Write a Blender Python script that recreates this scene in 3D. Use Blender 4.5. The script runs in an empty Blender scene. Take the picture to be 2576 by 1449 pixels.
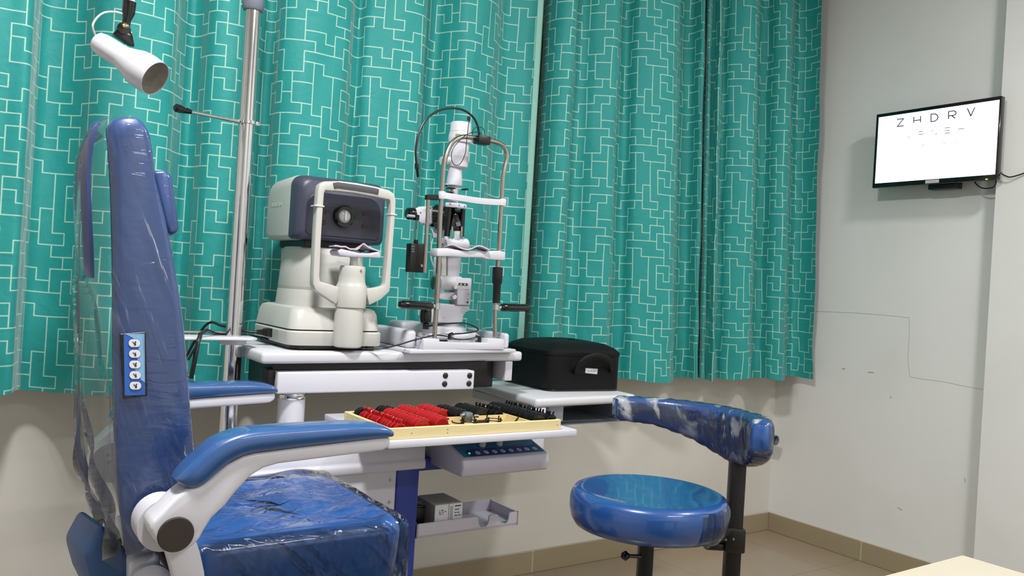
import bpy, bmesh, math, random
from mathutils import Vector, Matrix
random.seed(7)
S = bpy.context.scene
COL = S.collection
PI = math.pi
# ------------------------------------------------------------------ camera model (photo 2576x1449)
F = 2062.0; HEAD = math.radians(34.5); ROLL = math.atan(0.06); CH = 1.10
FW = Vector((math.sin(HEAD), math.cos(HEAD), 0)); RT = Vector((math.cos(HEAD), -math.sin(HEAD), 0)); UP = Vector((0, 0, 1))
CR, SR = math.cos(ROLL), math.sin(ROLL)
CAM = Vector((0, 0, CH))
def ray(px, py):
    dx, dy = px - 1288.0, py - 724.5
    return FW * F + RT * (dx * CR + dy * SR) - UP * (-dx * SR + dy * CR)
def at(px, py, Y=None, X=None, Z=None):
    r = ray(px, py)
    if Y is not None: t = Y / r.y
    elif X is not None: t = X / r.x
    else: t = (Z - CH) / r.z
    return CAM + r * t
# ------------------------------------------------------------------ materials
def lin(c):
    if isinstance(c, str):
        c = [int(c[i:i + 2], 16) / 255 for i in (0, 2, 4)]
    return tuple(x / 12.92 if x <= 0.04045 else ((x + 0.055) / 1.055) ** 2.4 for x in c) + (1.0,)
MATS = {}
def mat(name, col, rough=0.5, metal=0.0, coat=0.0, var=0.06, scale=40, bump=0.0, bscale=200, stretch=None, spec=0.5, emit=None, estr=0, coatbump=0.0, coatrough=0.05, sheen=0.0):
    m = bpy.data.materials.new(name); m.use_nodes = True
    nt = m.node_tree; N = nt.nodes; L = nt.links
    b = N['Principled BSDF']
    c = lin(col)
    tc = N.new('ShaderNodeTexCoord')
    mp = N.new('ShaderNodeMapping'); L.new(tc.outputs['Object'], mp.inputs[0])
    if stretch: mp.inputs['Scale'].default_value = stretch
    nz = N.new('ShaderNodeTexNoise'); nz.inputs['Scale'].default_value = scale; nz.inputs['Detail'].default_value = 4
    L.new(mp.outputs[0], nz.inputs['Vector'])
    mx = N.new('ShaderNodeMix'); mx.data_type = 'RGBA'
    mx.inputs[6].default_value = tuple(x * (1 - var) for x in c[:3]) + (1,)
    mx.inputs[7].default_value = tuple(min(1, x * (1 + var)) for x in c[:3]) + (1,)
    L.new(nz.outputs['Fac'], mx.inputs[0]); L.new(mx.outputs[2], b.inputs['Base Color'])
    b.inputs['Roughness'].default_value = rough; b.inputs['Metallic'].default_value = metal
    b.inputs['Specular IOR Level'].default_value = spec
    b.inputs['Coat Weight'].default_value = coat; b.inputs['Coat Roughness'].default_value = coatrough
    if sheen: b.inputs['Sheen Weight'].default_value = sheen
    if bump:
        n2 = N.new('ShaderNodeTexNoise'); n2.inputs['Scale'].default_value = bscale; n2.inputs['Detail'].default_value = 3
        L.new(mp.outputs[0], n2.inputs['Vector'])
        bp = N.new('ShaderNodeBump'); bp.inputs['Strength'].default_value = bump; bp.inputs['Distance'].default_value = 0.002
        L.new(n2.outputs['Fac'], bp.inputs['Height']); L.new(bp.outputs[0], b.inputs['Normal'])
    if coatbump:
        n3 = N.new('ShaderNodeTexNoise'); n3.inputs['Scale'].default_value = bscale; n3.inputs['Detail'].default_value = 3; n3.inputs['Distortion'].default_value = 1.2
        L.new(mp.outputs[0], n3.inputs['Vector'])
        b3 = N.new('ShaderNodeBump'); b3.inputs['Strength'].default_value = coatbump; b3.inputs['Distance'].default_value = 0.006
        L.new(n3.outputs['Fac'], b3.inputs['Height']); L.new(b3.outputs[0], b.inputs['Coat Normal'])
    if emit:
        b.inputs['Emission Color'].default_value = lin(emit); b.inputs['Emission Strength'].default_value = estr
    MATS[name] = m
    return m
M_ = mat
WHITE = M_('white enamel', 'CFCFD8', 0.35, coat=0.15, var=0.02)
WHITE2 = M_('warm white plastic', 'CFD1CC', 0.4, var=0.02)
WHITEL = M_('lilac white moulded plastic', 'C6C4D2', 0.35, var=0.03)
GREYW = M_('grey white laminate', 'CDCED4', 0.45, var=0.03, scale=15)
INSTR = M_('instrument grey white', 'C0C0BA', 0.38, var=0.02)
SLATE = M_('slate blue grey plastic', '3B3E50', 0.42, var=0.05)
SLATED = M_('dark slate face', '2A2C3A', 0.35, var=0.05)
BLACK = M_('black plastic', '0C0C0E', 0.4, var=0.2)
BLACKG = M_('black glossy', '070708', 0.15, var=0.2, coat=0.3)
BLACKC = M_('black case fabric', '060608', 0.55, var=0.3, scale=300, bump=0.2, bscale=900, spec=.25)
CHROME = M_('chrome', 'D8D8DA', 0.12, metal=1.0, var=0.03)
STEEL = M_('brushed steel', 'B5AEA4', 0.22, metal=1.0, var=0.06)
DGREY = M_('grey plastic sleeve', '6B7380', 0.45, var=0.05)
BLUEP = M_('royal blue panel', '24388F', 0.4, var=0.05)
BLUEV = M_('blue vinyl under film', '25427A', 0.4, coat=1.0, coatbump=0.5, bscale=9, stretch=(1, 1, 4), var=0.12, scale=12)
BLUEA = M_('blue arm vinyl', '28528A', 0.34, coat=0.7, coatbump=0.12, bscale=14, var=0.06, scale=20)
BLUEC = M_('blue seat vinyl', '2E5A9E', 0.4, coat=0.6, coatbump=0.15, bscale=8, var=0.12, scale=12)
BLUES = M_('blue stool vinyl', '184888', 0.3, coat=0.9, coatbump=0.015, bscale=10, var=0.06, scale=10)
BLUESH = M_('blue moulded shell', '2C5389', 0.45, var=0.06)
BLUED = M_('dark blue strap', '1A3C8C', 0.6, var=0.15)
PINE = M_('pine wood', 'DCCB97', 0.55, var=0.10, scale=14, stretch=(1, 9, 9))
PLY = M_('plywood floor', 'CBA368', 0.6, var=0.12, scale=14, stretch=(2, 9, 9))
RED = M_('red lens rim', 'B3161C', 0.35, var=0.08)
BLKL = M_('black lens rim', '101012', 0.35, var=0.2)
LILAC = M_('lilac tissue', 'C9BCCB', 0.8, var=0.05)
BROWN = M_('dark brown frame metal', '2B1B18', 0.35, var=0.2)
CREAM = M_('cream laminate', 'C0B7A4', 0.4, var=0.02)
LABELW = M_('white label paper', 'DDDFE4', 0.6, var=0.03)
BOXW = M_('grey white carton', 'B9B7AE', 0.7, var=0.05)
INK = M_('dark print ink', '2C2C38', 0.6)
BLUEL = M_('light blue print', '7EB2DA', 0.4, var=0.04)
BLUEM = M_('mid blue print', '2D62B8', 0.35, var=0.06)
BLUEN = M_('navy print', '143F86', 0.3, var=0.05)
TEALP = M_('grey blue print', '3A7AA5', 0.3, var=0.05)
BTN = M_('button pale grey', 'CFD2D6', 0.4, var=0.03)
LED = M_('green indicator', '30FF40', 0.4, emit='30FF50', estr=2.0)
REDGL = M_('dark red window', '3A1018', 0.15)
GLASSY = M_('lens glass grey', 'B8BCBE', 0.08, coat=0.6, var=0.05)
SILVERIN = M_('silver reflector', 'CFCCC4', 0.42, metal=0.7, var=0.3, scale=60, bump=0.4, bscale=90)
PIPEG = M_('grey pipe', '7B7F80', 0.5)
GOLD = M_('brass screw', 'D8B24A', 0.25, metal=1.0)
SCREEN = M_('lit screen', 'FFFFFF', 0.3, emit='F8F7FF', estr=1.35)
SCRINK = M_('screen letter', '1C1838', 0.7, emit='1C1838', estr=1.0)
SCRINK2 = M_('pale screen letter', '6A6880', 0.7, emit='6A6880', estr=1.0)
CRACK = M_('crack line', 'A3A19D', 0.9)
ICONG = M_('icon grey', '8A8F96', .5)
BROWNDISC = M_('dark brown disc', '2E2622', 0.75, var=0.25, scale=400)

def film_material(name, alpha, glint_milk, scale, rot, stretch, bump=0.8, lo=.60, hi=.70, dist=.012, tint=(.96, .97, .97, 1), ior=1.38):
    m = bpy.data.materials.new(name); m.use_nodes = True
    nt = m.node_tree; N = nt.nodes; L = nt.links
    for n in list(N): N.remove(n)
    out = N.new('ShaderNodeOutputMaterial')
    tc = N.new('ShaderNodeTexCoord'); m0 = N.new('ShaderNodeMapping'); m0.inputs['Rotation'].default_value = rot
    mp = N.new('ShaderNodeMapping'); mp.inputs['Scale'].default_value = stretch
    L.new(tc.outputs['Object'], m0.inputs[0]); L.new(m0.outputs[0], mp.inputs[0])
    nz = N.new('ShaderNodeTexNoise'); nz.inputs['Scale'].default_value = scale; nz.inputs['Detail'].default_value = 3; nz.inputs['Distortion'].default_value = .6
    L.new(mp.outputs[0], nz.inputs['Vector'])
    bp = N.new('ShaderNodeBump'); bp.inputs['Strength'].default_value = bump; bp.inputs['Distance'].default_value = dist
    L.new(nz.outputs['Fac'], bp.inputs['Height'])
    tr = N.new('ShaderNodeBsdfTransparent'); tr.inputs[0].default_value = tint
    df = N.new('ShaderNodeBsdfDiffuse'); df.inputs[0].default_value = (.8, .82, .81, 1)
    gl = N.new('ShaderNodeBsdfGlossy'); gl.inputs['Roughness'].default_value = 0.07
    L.new(bp.outputs[0], gl.inputs['Normal'])
    big = N.new('ShaderNodeTexNoise'); big.inputs['Scale'].default_value = 6; L.new(tc.outputs['Object'], big.inputs['Vector'])
    mr = N.new('ShaderNodeMapRange'); mr.inputs[1].default_value = lo; mr.inputs[2].default_value = hi; mr.inputs[3].default_value = 0; mr.inputs[4].default_value = glint_milk  # whitish creases; the streaks also stand in for highlights on the film
    L.new(nz.outputs['Fac'], mr.inputs[0])
    mr2 = N.new('ShaderNodeMapRange'); mr2.inputs[1].default_value = .42; mr2.inputs[2].default_value = .58; mr2.inputs[3].default_value = .1; mr2.inputs[4].default_value = 1
    L.new(big.outputs['Fac'], mr2.inputs[0])
    mu = N.new('ShaderNodeMath'); mu.operation = 'MULTIPLY_ADD'; L.new(mr.outputs[0], mu.inputs[0]); L.new(mr2.outputs[0], mu.inputs[1]); mu.inputs[2].default_value = alpha
    m1 = N.new('ShaderNodeMixShader'); L.new(mu.outputs[0], m1.inputs[0]); L.new(tr.outputs[0], m1.inputs[1]); L.new(df.outputs[0], m1.inputs[2])
    fr = N.new('ShaderNodeFresnel'); fr.inputs[0].default_value = ior; L.new(bp.outputs[0], fr.inputs['Normal'])
    m2 = N.new('ShaderNodeMixShader'); L.new(fr.outputs[0], m2.inputs[0]); L.new(m1.outputs[0], m2.inputs[1]); L.new(gl.outputs[0], m2.inputs[2])
    L.new(m2.outputs[0], out.inputs[0])
    return m
FILM = film_material('clear hanging plastic film', 0.03, 0.10, 22, (0, .12, 0), (1, 1, .14), .15, .58, .7, .012, (.80, .84, .84, 1), 1.1)
FILMS = film_material('clear film on the back side', 0.0, 0.16, 34, (0, .35, 0), (1, 1, .16), .8, .63, .75, .02)
FILM2 = film_material('clinging plastic film', 0.0, 0.20, 20, (0, .8, .5), (1, 1, .14), .75, .62, .72)
FILM4 = film_material('smooth seat rim film', 0.0, 0.14, 26, (0, .2, 0), (1, 1, .2), .5, .6, .75)
FILM3 = film_material('crumpled plastic film', 0.02, 0.55, 24, (.3, .6, 0), (1, 1, .35), 1.0, .52, .68)

def wall_material(name, col, stain):
    m = bpy.data.materials.new(name); m.use_nodes = True
    nt = m.node_tree; N = nt.nodes; L = nt.links; b = N['Principled BSDF']
    tc = N.new('ShaderNodeTexCoord')
    n1 = N.new('ShaderNodeTexNoise'); n1.inputs['Scale'].default_value = 2.2; n1.inputs['Detail'].default_value = 6
    n2 = N.new('ShaderNodeTexNoise'); n2.inputs['Scale'].default_value = 60; n2.inputs['Detail'].default_value = 3
    L.new(tc.outputs['Object'], n1.inputs[0]); L.new(tc.outputs['Object'], n2.inputs[0])
    cr = N.new('ShaderNodeValToRGB'); c = lin(col); s = lin(stain)
    cr.color_ramp.elements[0].position = 0.30; cr.color_ramp.elements[0].color = s
    cr.color_ramp.elements[1].position = 0.55; cr.color_ramp.elements[1].color = c
    L.new(n1.outputs['Fac'], cr.inputs[0]); L.new(cr.outputs[0], b.inputs['Base Color'])
    bp = N.new('ShaderNodeBump'); bp.inputs['Strength'].default_value = 0.06; bp.inputs['Distance'].default_value = 0.002
    L.new(n2.outputs['Fac'], bp.inputs['Height']); L.new(bp.outputs[0], b.inputs['Normal'])
    b.inputs['Roughness'].default_value = 0.65
    return m
WALLB = wall_material('cream wall paint', 'D2CFC8', 'CAC6BE')
WALLR = wall_material('white wall paint', 'E0E0DF', 'DBDBD9')
CEIL = wall_material('ceiling paint', 'E4E4E2', 'DEDEDC')

def tile_material(name, col, joint, w, h, rough, mortar=0.003):
    m = bpy.data.materials.new(name); m.use_nodes = True
    nt = m.node_tree; N = nt.nodes; L = nt.links; b = N['Principled BSDF']
    tc = N.new('ShaderNodeTexCoord')
    bk = N.new('ShaderNodeTexBrick'); bk.offset = 0.0
    bk.inputs['Scale'].default_value = 1.0; bk.inputs['Brick Width'].default_value = w; bk.inputs['Row Height'].default_value = h
    bk.inputs['Mortar Size'].default_value = mortar; bk.inputs['Mortar Smooth'].default_value = 0.2
    c = lin(col); bk.inputs['Color1'].default_value = c; bk.inputs['Color2'].default_value = tuple(x * .95 for x in c[:3]) + (1,); bk.inputs['Mortar'].default_value = lin(joint)
    L.new(tc.outputs['Object'], bk.inputs['Vector'])
    nz = N.new('ShaderNodeTexNoise'); nz.inputs['Scale'].default_value = 5; nz.inputs['Detail'].default_value = 5; L.new(tc.outputs['Object'], nz.inputs[0])
    mx = N.new('ShaderNodeMix'); mx.data_type = 'RGBA'; mx.blend_type = 'MULTIPLY'; mx.inputs[0].default_value = 0.15
    L.new(bk.outputs['Color'], mx.inputs[6]); L.new(nz.outputs['Color'], mx.inputs[7]); L.new(mx.outputs[2], b.inputs['Base Color'])
    b.inputs['Roughness'].default_value = rough
    return m
FLOORM = tile_material('polished beige floor tile', '9C8D78', '8A7C69', 0.6, 0.6, 0.22)
SKIRT = tile_material('beige skirting tile', 'A29479', 'C0B8A8', 0.6, 0.6, 0.3)

def cloth_material(name, col, line=False):
    m = bpy.data.materials.new(name); m.use_nodes = True
    nt = m.node_tree; N = nt.nodes; L = nt.links; b = N['Principled BSDF']
    tc = N.new('ShaderNodeTexCoord')
    nz = N.new('ShaderNodeTexNoise'); nz.inputs['Scale'].default_value = 420; nz.inputs['Detail'].default_value = 2; L.new(tc.outputs['Object'], nz.inputs[0])
    c = lin(col)
    mx = N.new('ShaderNodeMix'); mx.data_type = 'RGBA'
    v = .10
    mx.inputs[6].default_value = tuple(x * (1 - v) for x in c[:3]) + (1,); mx.inputs[7].default_value = tuple(x * (1 + v) for x in c[:3]) + (1,)
    L.new(nz.outputs['Fac'], mx.inputs[0]); L.new(mx.outputs[2], b.inputs['Base Color'])
    b.inputs['Roughness'].default_value = 0.62
    b.inputs['Sheen Weight'].default_value = 0.25; b.inputs['Sheen Roughness'].default_value = 0.4
    n2 = N.new('ShaderNodeTexNoise'); n2.inputs['Scale'].default_value = 26; n2.inputs['Detail'].default_value = 5; n2.inputs['Distortion'].default_value = .6; L.new(tc.outputs['Object'], n2.inputs[0])
    bp = N.new('ShaderNodeBump'); bp.inputs['Strength'].default_value = 0.35; bp.inputs['Distance'].default_value = 0.006
    L.new(n2.outputs['Fac'], bp.inputs['Height']); L.new(bp.outputs[0], b.inputs['Normal'])
    return m
TEAL = cloth_material('teal curtain cloth', '18908D')
TLINE = cloth_material('pale woven line', 'A3CBBB')
TLINING = cloth_material('pale curtain lining', '7FB5A8')

# ------------------------------------------------------------------ mesh helpers
class MB:
    def __init__(s): s.bm = bmesh.new()
    def _bev(s, verts, r, seg):
        if r <= 0: return
        vs = set(verts)
        es = [e for e in s.bm.edges if e.verts[0] in vs and e.verts[1] in vs and len(e.link_faces) == 2 and e.calc_face_angle(0) > 0.5]
        bmesh.ops.bevel(s.bm, geom=es, offset=r, segments=seg, profile=0.5, affect='EDGES', clamp_overlap=True)
    def box(s, x0, x1, y0, y1, z0, z1, bev=0.0, seg=3, yaw=0.0):
        c = Vector(((x0 + x1) / 2, (y0 + y1) / 2, (z0 + z1) / 2))
        m = Matrix.Translation(c) @ Matrix.Rotation(yaw, 4, 'Z') @ Matrix.Diagonal((abs(x1 - x0), abs(y1 - y0), abs(z1 - z0), 1))
        v = bmesh.ops.create_cube(s.bm, size=1, matrix=m)['verts']
        s._bev(v, bev, seg); return s
    def obox(s, c, ax, ay, az, bev=0.0, seg=3):  # oriented box: centre + three half-axis vectors
        vs = []
        for k in (-1, 1):
            for j in (-1, 1):
                for i in (-1, 1): vs.append(s.bm.verts.new(Vector(c) + Vector(ax) * i + Vector(ay) * j + Vector(az) * k))
        for q in ((0, 1, 3, 2), (4, 6, 7, 5), (0, 4, 5, 1), (2, 3, 7, 6), (0, 2, 6, 4), (1, 5, 7, 3)): s.bm.faces.new([vs[i] for i in q])
        bmesh.ops.recalc_face_normals(s.bm, faces=list({f for v in vs for f in v.link_faces}))
        s._bev(vs, bev, seg); return s
    def prism(s, lo, hi, bev=0.0, seg=3):  # two matching rings of points
        a = [s.bm.verts.new(p) for p in lo]; b = [s.bm.verts.new(p) for p in hi]; n = len(a)
        fs = [s.bm.faces.new(a), s.bm.faces.new(b)]
        for i in range(n): fs.append(s.bm.faces.new((a[i], a[(i + 1) % n], b[(i + 1) % n], b[i])))
        bmesh.ops.recalc_face_normals(s.bm, faces=fs)
        s._bev(a + b, bev, seg); return s
    def loft(s, rings, caps=True, closed=True):
        R = [[s.bm.verts.new(p) for p in r] for r in rings]; n = len(R[0]); fs = []
        for a, b in zip(R, R[1:]):
            for i in range(n if closed else n - 1): fs.append(s.bm.faces.new((a[i], a[(i + 1) % n], b[(i + 1) % n], b[i])))
        if caps: fs += [s.bm.faces.new(R[0]), s.bm.faces.new(R[-1])]
        bmesh.ops.recalc_face_normals(s.bm, faces=fs); return s
    def tube(s, pts, r, n=12, caps=True, smooth=0):
        pts = [Vector(p) for p in pts]
        if smooth: pts = spline(pts, smooth)
        rs = r if isinstance(r, (list, tuple)) else [r] * len(pts)
        if len(rs) != len(pts): rs = [rs[0] + (rs[-1] - rs[0]) * i / (len(pts) - 1) for i in range(len(pts))]
        rings = []; t0 = (pts[1] - pts[0]).normalized(); nrm = t0.orthogonal().normalized()
        for i, p in enumerate(pts):
            t = (pts[min(i + 1, len(pts) - 1)] - pts[max(i - 1, 0)])
            if t.length < 1e-9: t = t0
            t.normalize(); nrm = (nrm - t * nrm.dot(t)).normalized(); bn = t.cross(nrm); t0 = t
            rings.append([p + (nrm * math.cos(2 * PI * k / n) + bn * math.sin(2 * PI * k / n)) * rs[i] for k in range(n)])
        return s.loft(rings, caps)
    def cyl(s, p, q, r0, r1=None, n=24): return s.tube([p, q], [r0, r0 if r1 is None else r1], n)
    def lathe(s, prof, o, d=(0, 0, 1), n=32, caps=True):
        d = Vector(d).normalized(); a = d.orthogonal().normalized(); b = d.cross(a); o = Vector(o)
        return s.loft([[o + d * h + (a * math.cos(2 * PI * k / n) + b * math.sin(2 * PI * k / n)) * max(r, 1e-5) for k in range(n)] for r, h in prof], caps)
    def strap(s, pts, w, y0, y1, bev=0.0):  # band that follows a path in an XZ plane, thick in Y
        P = [Vector((p[0], p[2])) for p in pts]; W = w if isinstance(w, (list, tuple)) else [w] * len(P)
        A = []; B = []
        for i, p in enumerate(P):
            t1 = (P[i] - P[i - 1]).normalized() if i > 0 else None; t2 = (P[i + 1] - P[i]).normalized() if i < len(P) - 1 else None
            if t1 is None: t1 = t2
            if t2 is None: t2 = t1
            n1 = Vector((-t1.y, t1.x)); n2 = Vector((-t2.y, t2.x)); m = (n1 + n2).normalized(); k = 1 / max(0.5, m.dot(n1))
            A.append(p + m * W[i] / 2 * k); B.append(p - m * W[i] / 2 * k)
        rings = [[(a.x, y0, a.y), (a.x, y1, a.y), (b.x, y1, b.y), (b.x, y0, b.y)] for a, b in zip(A, B)]
        nv = len(s.bm.verts); s.loft(rings); s.bm.verts.ensure_lookup_table()
        s._bev(s.bm.verts[nv:], bev, 2); return s
    def build(s, name, m, parent=None, smooth=35, origin=None):
        if not s.bm.faces: raise RuntimeError('empty ' + name)
        me = bpy.data.meshes.new(name)
        org = Vector((0, 0, 0))
        if parent is not None:
            org = wloc(parent)
        elif origin is not None: org = Vector(origin)
        else:
            xs = [v.co for v in s.bm.verts]
            org = Vector(((min(v.x for v in xs) + max(v.x for v in xs)) / 2, (min(v.y for v in xs) + max(v.y for v in xs)) / 2, min(v.z for v in xs)))
        bmesh.ops.translate(s.bm, verts=s.bm.verts, vec=-org)
        bmesh.ops.recalc_face_normals(s.bm, faces=s.bm.faces) if False else None
        s.bm.to_mesh(me); s.bm.free()
        for mm in (m if isinstance(m, (list, tuple)) else [m]): me.materials.append(mm)
        if smooth:
            for p in me.polygons: p.use_smooth = True
            me.set_sharp_from_angle(angle=math.radians(smooth))
        o = bpy.data.objects.new(name, me); COL.objects.link(o)
        if parent is not None: o.parent = parent
        else: o.location = org
        return o
def wloc(o):
    v = Vector((0, 0, 0))
    while o is not None: v += o.location; o = o.parent
    return v
def spline(P, k=6, closed=False):
    P = [Vector(p) for p in P]; out = []; n = len(P)
    for i in range(n - 1):
        p0 = P[max(i - 1, 0)]; p1 = P[i]; p2 = P[i + 1]; p3 = P[min(i + 2, n - 1)]
        for j in range(k):
            t = j / k
            out.append(0.5 * ((2 * p1) + (p2 - p0) * t + (2 * p0 - 5 * p1 + 4 * p2 - p3) * t * t + (3 * p1 - p0 - 3 * p2 + p3) * t ** 3))
    out.append(P[-1]); return out
def tag(o, label, cat, group=None, kind=None):
    o['label'] = label; o['category'] = cat
    if group: o['group'] = group
    if kind: o['kind'] = kind
    return o
def thing(name, label, cat, loc, group=None):
    o = bpy.data.objects.new(name, None); o.empty_display_size = 0.05; COL.objects.link(o); o.location = loc
    return tag(o, label, cat, group)
def struct(mb, name, m, parent=None):
    o = mb.build(name, m, parent, smooth=35)
    if parent is None: o['kind'] = 'structure'
    return o
def bez2(P, n): return spline(P, n)

# ------------------------------------------------------------------ the room
FZ = -0.02; WY = 2.60; WX = 3.411; CZ = 2.85; LX = -1.9; FY = -2.0
struct(MB().box(LX - .1, WX + .1, FY - .1, WY + .1, FZ - .1, FZ), 'floor', FLOORM)
struct(MB().box(LX - .1, WX + .1, FY - .1, WY + .1, CZ, CZ + .1), 'ceiling', CEIL)
struct(MB().box(LX - .1, WX + .1, WY, WY + .1, FZ, CZ), 'wall_back', WALLB)
wr = struct(MB().box(WX, WX + .1, FY, WY, FZ, CZ), 'wall_right', WALLR)
struct(MB().box(LX - .1, LX, FY, WY, FZ, CZ), 'wall_left', WALLR)
struct(MB().box(LX, WX, FY - .1, FY, FZ, CZ), 'wall_front', WALLR)
PX = WX - .055
pe = at(2490, 724, X=PX)
struct(MB().box(PX, WX - .0002, FY + .001, pe.y, FZ, CZ), 'pillar', WALLR)
struct(MB().box(LX, WX, WY - .012, WY, FZ, .068, .002, 1), 'baseboard_back', SKIRT)
struct(MB().box(WX - .012, WX, pe.y, WY - .012, FZ, .068, .002, 1), 'baseboard_right', SKIRT)
def crack(pts, w=.0009):
    b = MB(); b.tube([at(x, y, X=WX - .0006) for x, y in pts], w * .6, 5); b.build('crack', CRACK, wr)
crack([(2053, 783), (2150, 787), (2230, 793), (2287, 799), (2288, 840), (2284, 900), (2289, 948), (2320, 953), (2378, 961), (2430, 972), (2474, 980)])
crack([(2119, 927), (2126, 928)], .003); crack([(2184, 936), (2198, 937)], .003); crack([(2240, 998), (2242, 1000)], .004)
crack([(2258, 1276), (2270, 1283)], .002); crack([(2427, 1202), (2428, 1212)], .002)

# ------------------------------------------------------------------ curtains
HT = {0: [(1, 3), (4, 5), (6, 8)], 1: [(2, 4), (7, 9)], 2: [(4, 6), (7, 9)], 3: [(0, 5), (6, 7)], 4: [(1, 2), (4, 8)], 5: [(0, 1), (4, 6)], 6: [(2, 4), (6, 9)],
      7: [(0, 2), (3, 5)], 8: [(0, 1), (2, 3)], 9: [(1, 2), (3, 5), (6, 7)], 10: [(0, 4), (5, 6)], 11: [(3, 6), (7, 8)]}
VT = {0: [(1, 2), (3, 5), (7, 10), (11, 12)], 1: [(0, 1), (2, 4), (5, 7), (8, 9)], 2: [(10, 15), (4, 6), (7, 9)], 3: [(11, 12), (6, 9)], 4: [(0, 3), (4, 6), (9, 10)],
      5: [(11, 12), (3, 4), (5, 10)], 6: [(2, 3), (5, 6), (9, 12)], 7: [(0, 1), (2, 4), (6, 11)]}
HS = {(r, c % 8) for r, l in HT.items() for a, b in l for c in range(a, b)}
VS = {(c, r % 12) for c, l in VT.items() for a, b in l for r in range(a, b)}
UNIT = 0.0315; CY = 2.46; CZB = .755; CZT = 2.66
def curtain(name, ctrl, label, phase_px, flare, hem=None):
    pts = []
    for px, off in ctrl:
        p = at(px, 450, Y=CY + off * 1.6); pts.append(Vector((p.x, p.y, 0)))
    path = spline(pts, 10); s = [0.0]
    for a, b in zip(path, path[1:]): s.append(s[-1] + (b - a).length)
    def pos(u):
        u = min(max(u, 0), s[-1]); lo, hi = 0, len(s) - 1
        while hi - lo > 1:
            m = (lo + hi) // 2
            if s[m] <= u: lo = m
            else: hi = m
        t = (u - s[lo]) / max(1e-9, s[hi] - s[lo]); return path[lo].lerp(path[hi], t)
    # phase: the spiral's top-left node (col 0,row 7) sits at this photo pixel
    pp = at(phase_px[0], phase_px[1], Y=CY - .03)
    su = min(range(len(path)), key=lambda i: abs(path[i].x - pp.x) + (0 if path[i].y < CY else .02)); u0 = s[su]; z0 = pp.z
    us = []; ku = math.floor(-u0 / UNIT) - 1
    lw = .052
    while (ku * UNIT + u0) < s[-1] + UNIT:
        for d, ty in ((-lw, 'L'), (lw, 'I'), (.35, 'I'), (.68, 'I')): us.append((u0 + (ku + d) * UNIT, ty, ku))
        ku += 1
    us = [q for q in us if 0 <= q[0] <= s[-1]]
    vs = []; kv = math.floor((z0 - CZT) / UNIT) - 1
    while z0 - kv * UNIT > CZB - UNIT:
        for d, ty in ((-lw, 'L'), (lw, 'I'), (.5, 'I')): vs.append((z0 - (kv + d) * UNIT, ty, kv))
        kv += 1
    vs = [q for q in vs if CZB <= q[0] <= CZT]
    vs = [(CZT, 'I', vs[0][2] - 1)] + vs + [(CZB, 'I', 0)]
    bm = bmesh.new(); grid = []
    xr = path[-1].x - path[0].x
    for z, tv, kv in vs:
        row = []
        for u, tu, k in us:
            p = pos(u); fx = (p.x - path[0].x) / xr
            dx = flare * min(1, fx * 3) * (1.5 - z)
            low = max(0, 1 - (z - CZB) / .5)
            w = .0022 * math.sin(u * 23 + z * 9) + .0018 * math.sin(u * 61 - z * 17 + 1) + low * .004 * math.sin(u * 31 + z * 22)
            zz = z + (.006 * math.sin(u * 11) + .004 * math.sin(u * 27 + 2)) * low
            row.append(bm.verts.new((p.x + dx, p.y + w, zz)))
        grid.append(row)
    for j in range(len(vs) - 1):
        _, tv, kv = vs[j]
        for i in range(len(us) - 1):
            _, tu, ku = us[i]
            f = bm.faces.new((grid[j][i], grid[j + 1][i], grid[j + 1][i + 1], grid[j][i + 1]))
            c = ku % 8; r = (kv + 7) % 12
            if tv == 'I' and tu == 'I': ln = False
            elif tu == 'L' and tv == 'I': ln = (c, r) in VS
            elif tu == 'I' and tv == 'L': ln = (r, c) in HS
            else: ln = ((c, r) in VS) or ((c, (r - 1) % 12) in VS) or ((r, c) in HS) or ((r, (c - 1) % 8) in HS)
            f.material_index = 1 if ln else 0; f.smooth = True
    b = MB(); b.bm.free(); b.bm = bm
    o = b.build(name, [TEAL, TLINE, TLINING], None, smooth=0)
    for p in o.data.polygons: p.use_smooth = True
    tag(o, label, 'curtain', 'teal patterned curtains')
    return o, path
LEFTC = [(-130, -.03), (-60, -.045), (0, -.045), (52, -.05), (68, -.02), (85, .025), (130, .03), (185, .01), (240, -.035), (320, -.045), (405, -.035), (432, .0), (455, .028), (480, .02), (520, -.025), (590, -.035),
         (622, .0), (645, .03), (668, .025), (695, -.015), (760, -.04), (845, -.035), (868, -.005), (884, .0), (905, -.025), (970, -.045), (1038, -.055), (1050, -.03), (1052, .015), (1075, .03), (1110, .0), (1160, -.035), (1215, -.025), (1232, .0), (1250, .02), (1285, .01), (1312, -.005), (1332, -.02)]
RIGHTC = [(1344, .055), (1352, .03), (1375, -.005), (1405, -.03), (1424, -.035), (1430, -.01), (1434, .015), (1455, .01), (1490, -.02), (1535, -.045), (1546, -.03), (1550, .005), (1570, .01), (1600, -.025), (1650, -.05), (1692, -.06), (1701, -.045), (1703, .0), (1712, .03), (1735, .02), (1755, -.01), (1764, -.02), (1768, .0), (1771, .012), (1775, -.01), (1780, -.02), (1784, .0), (1787, .012),
          (1796, .0), (1806, -.02), (1810, .0), (1816, .025), (1835, .0), (1870, -.03), (1897, -.04), (1901, -.01), (1906, .02), (1925, .01), (1950, -.025), (1980, -.05), (1988, -.03), (1992, .0), (2008, .0), (2035, -.03), (2062, -.07)]
lc, lpath = curtain('curtain', LEFTC, 'wide teal curtain with pale angular line print behind the instruments and chair', (850, 230), 0.0)
rc, rpath = curtain('curtain', RIGHTC, 'teal curtain with pale angular line print hanging beside the white right wall', (1565, 174), 0.055)
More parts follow.
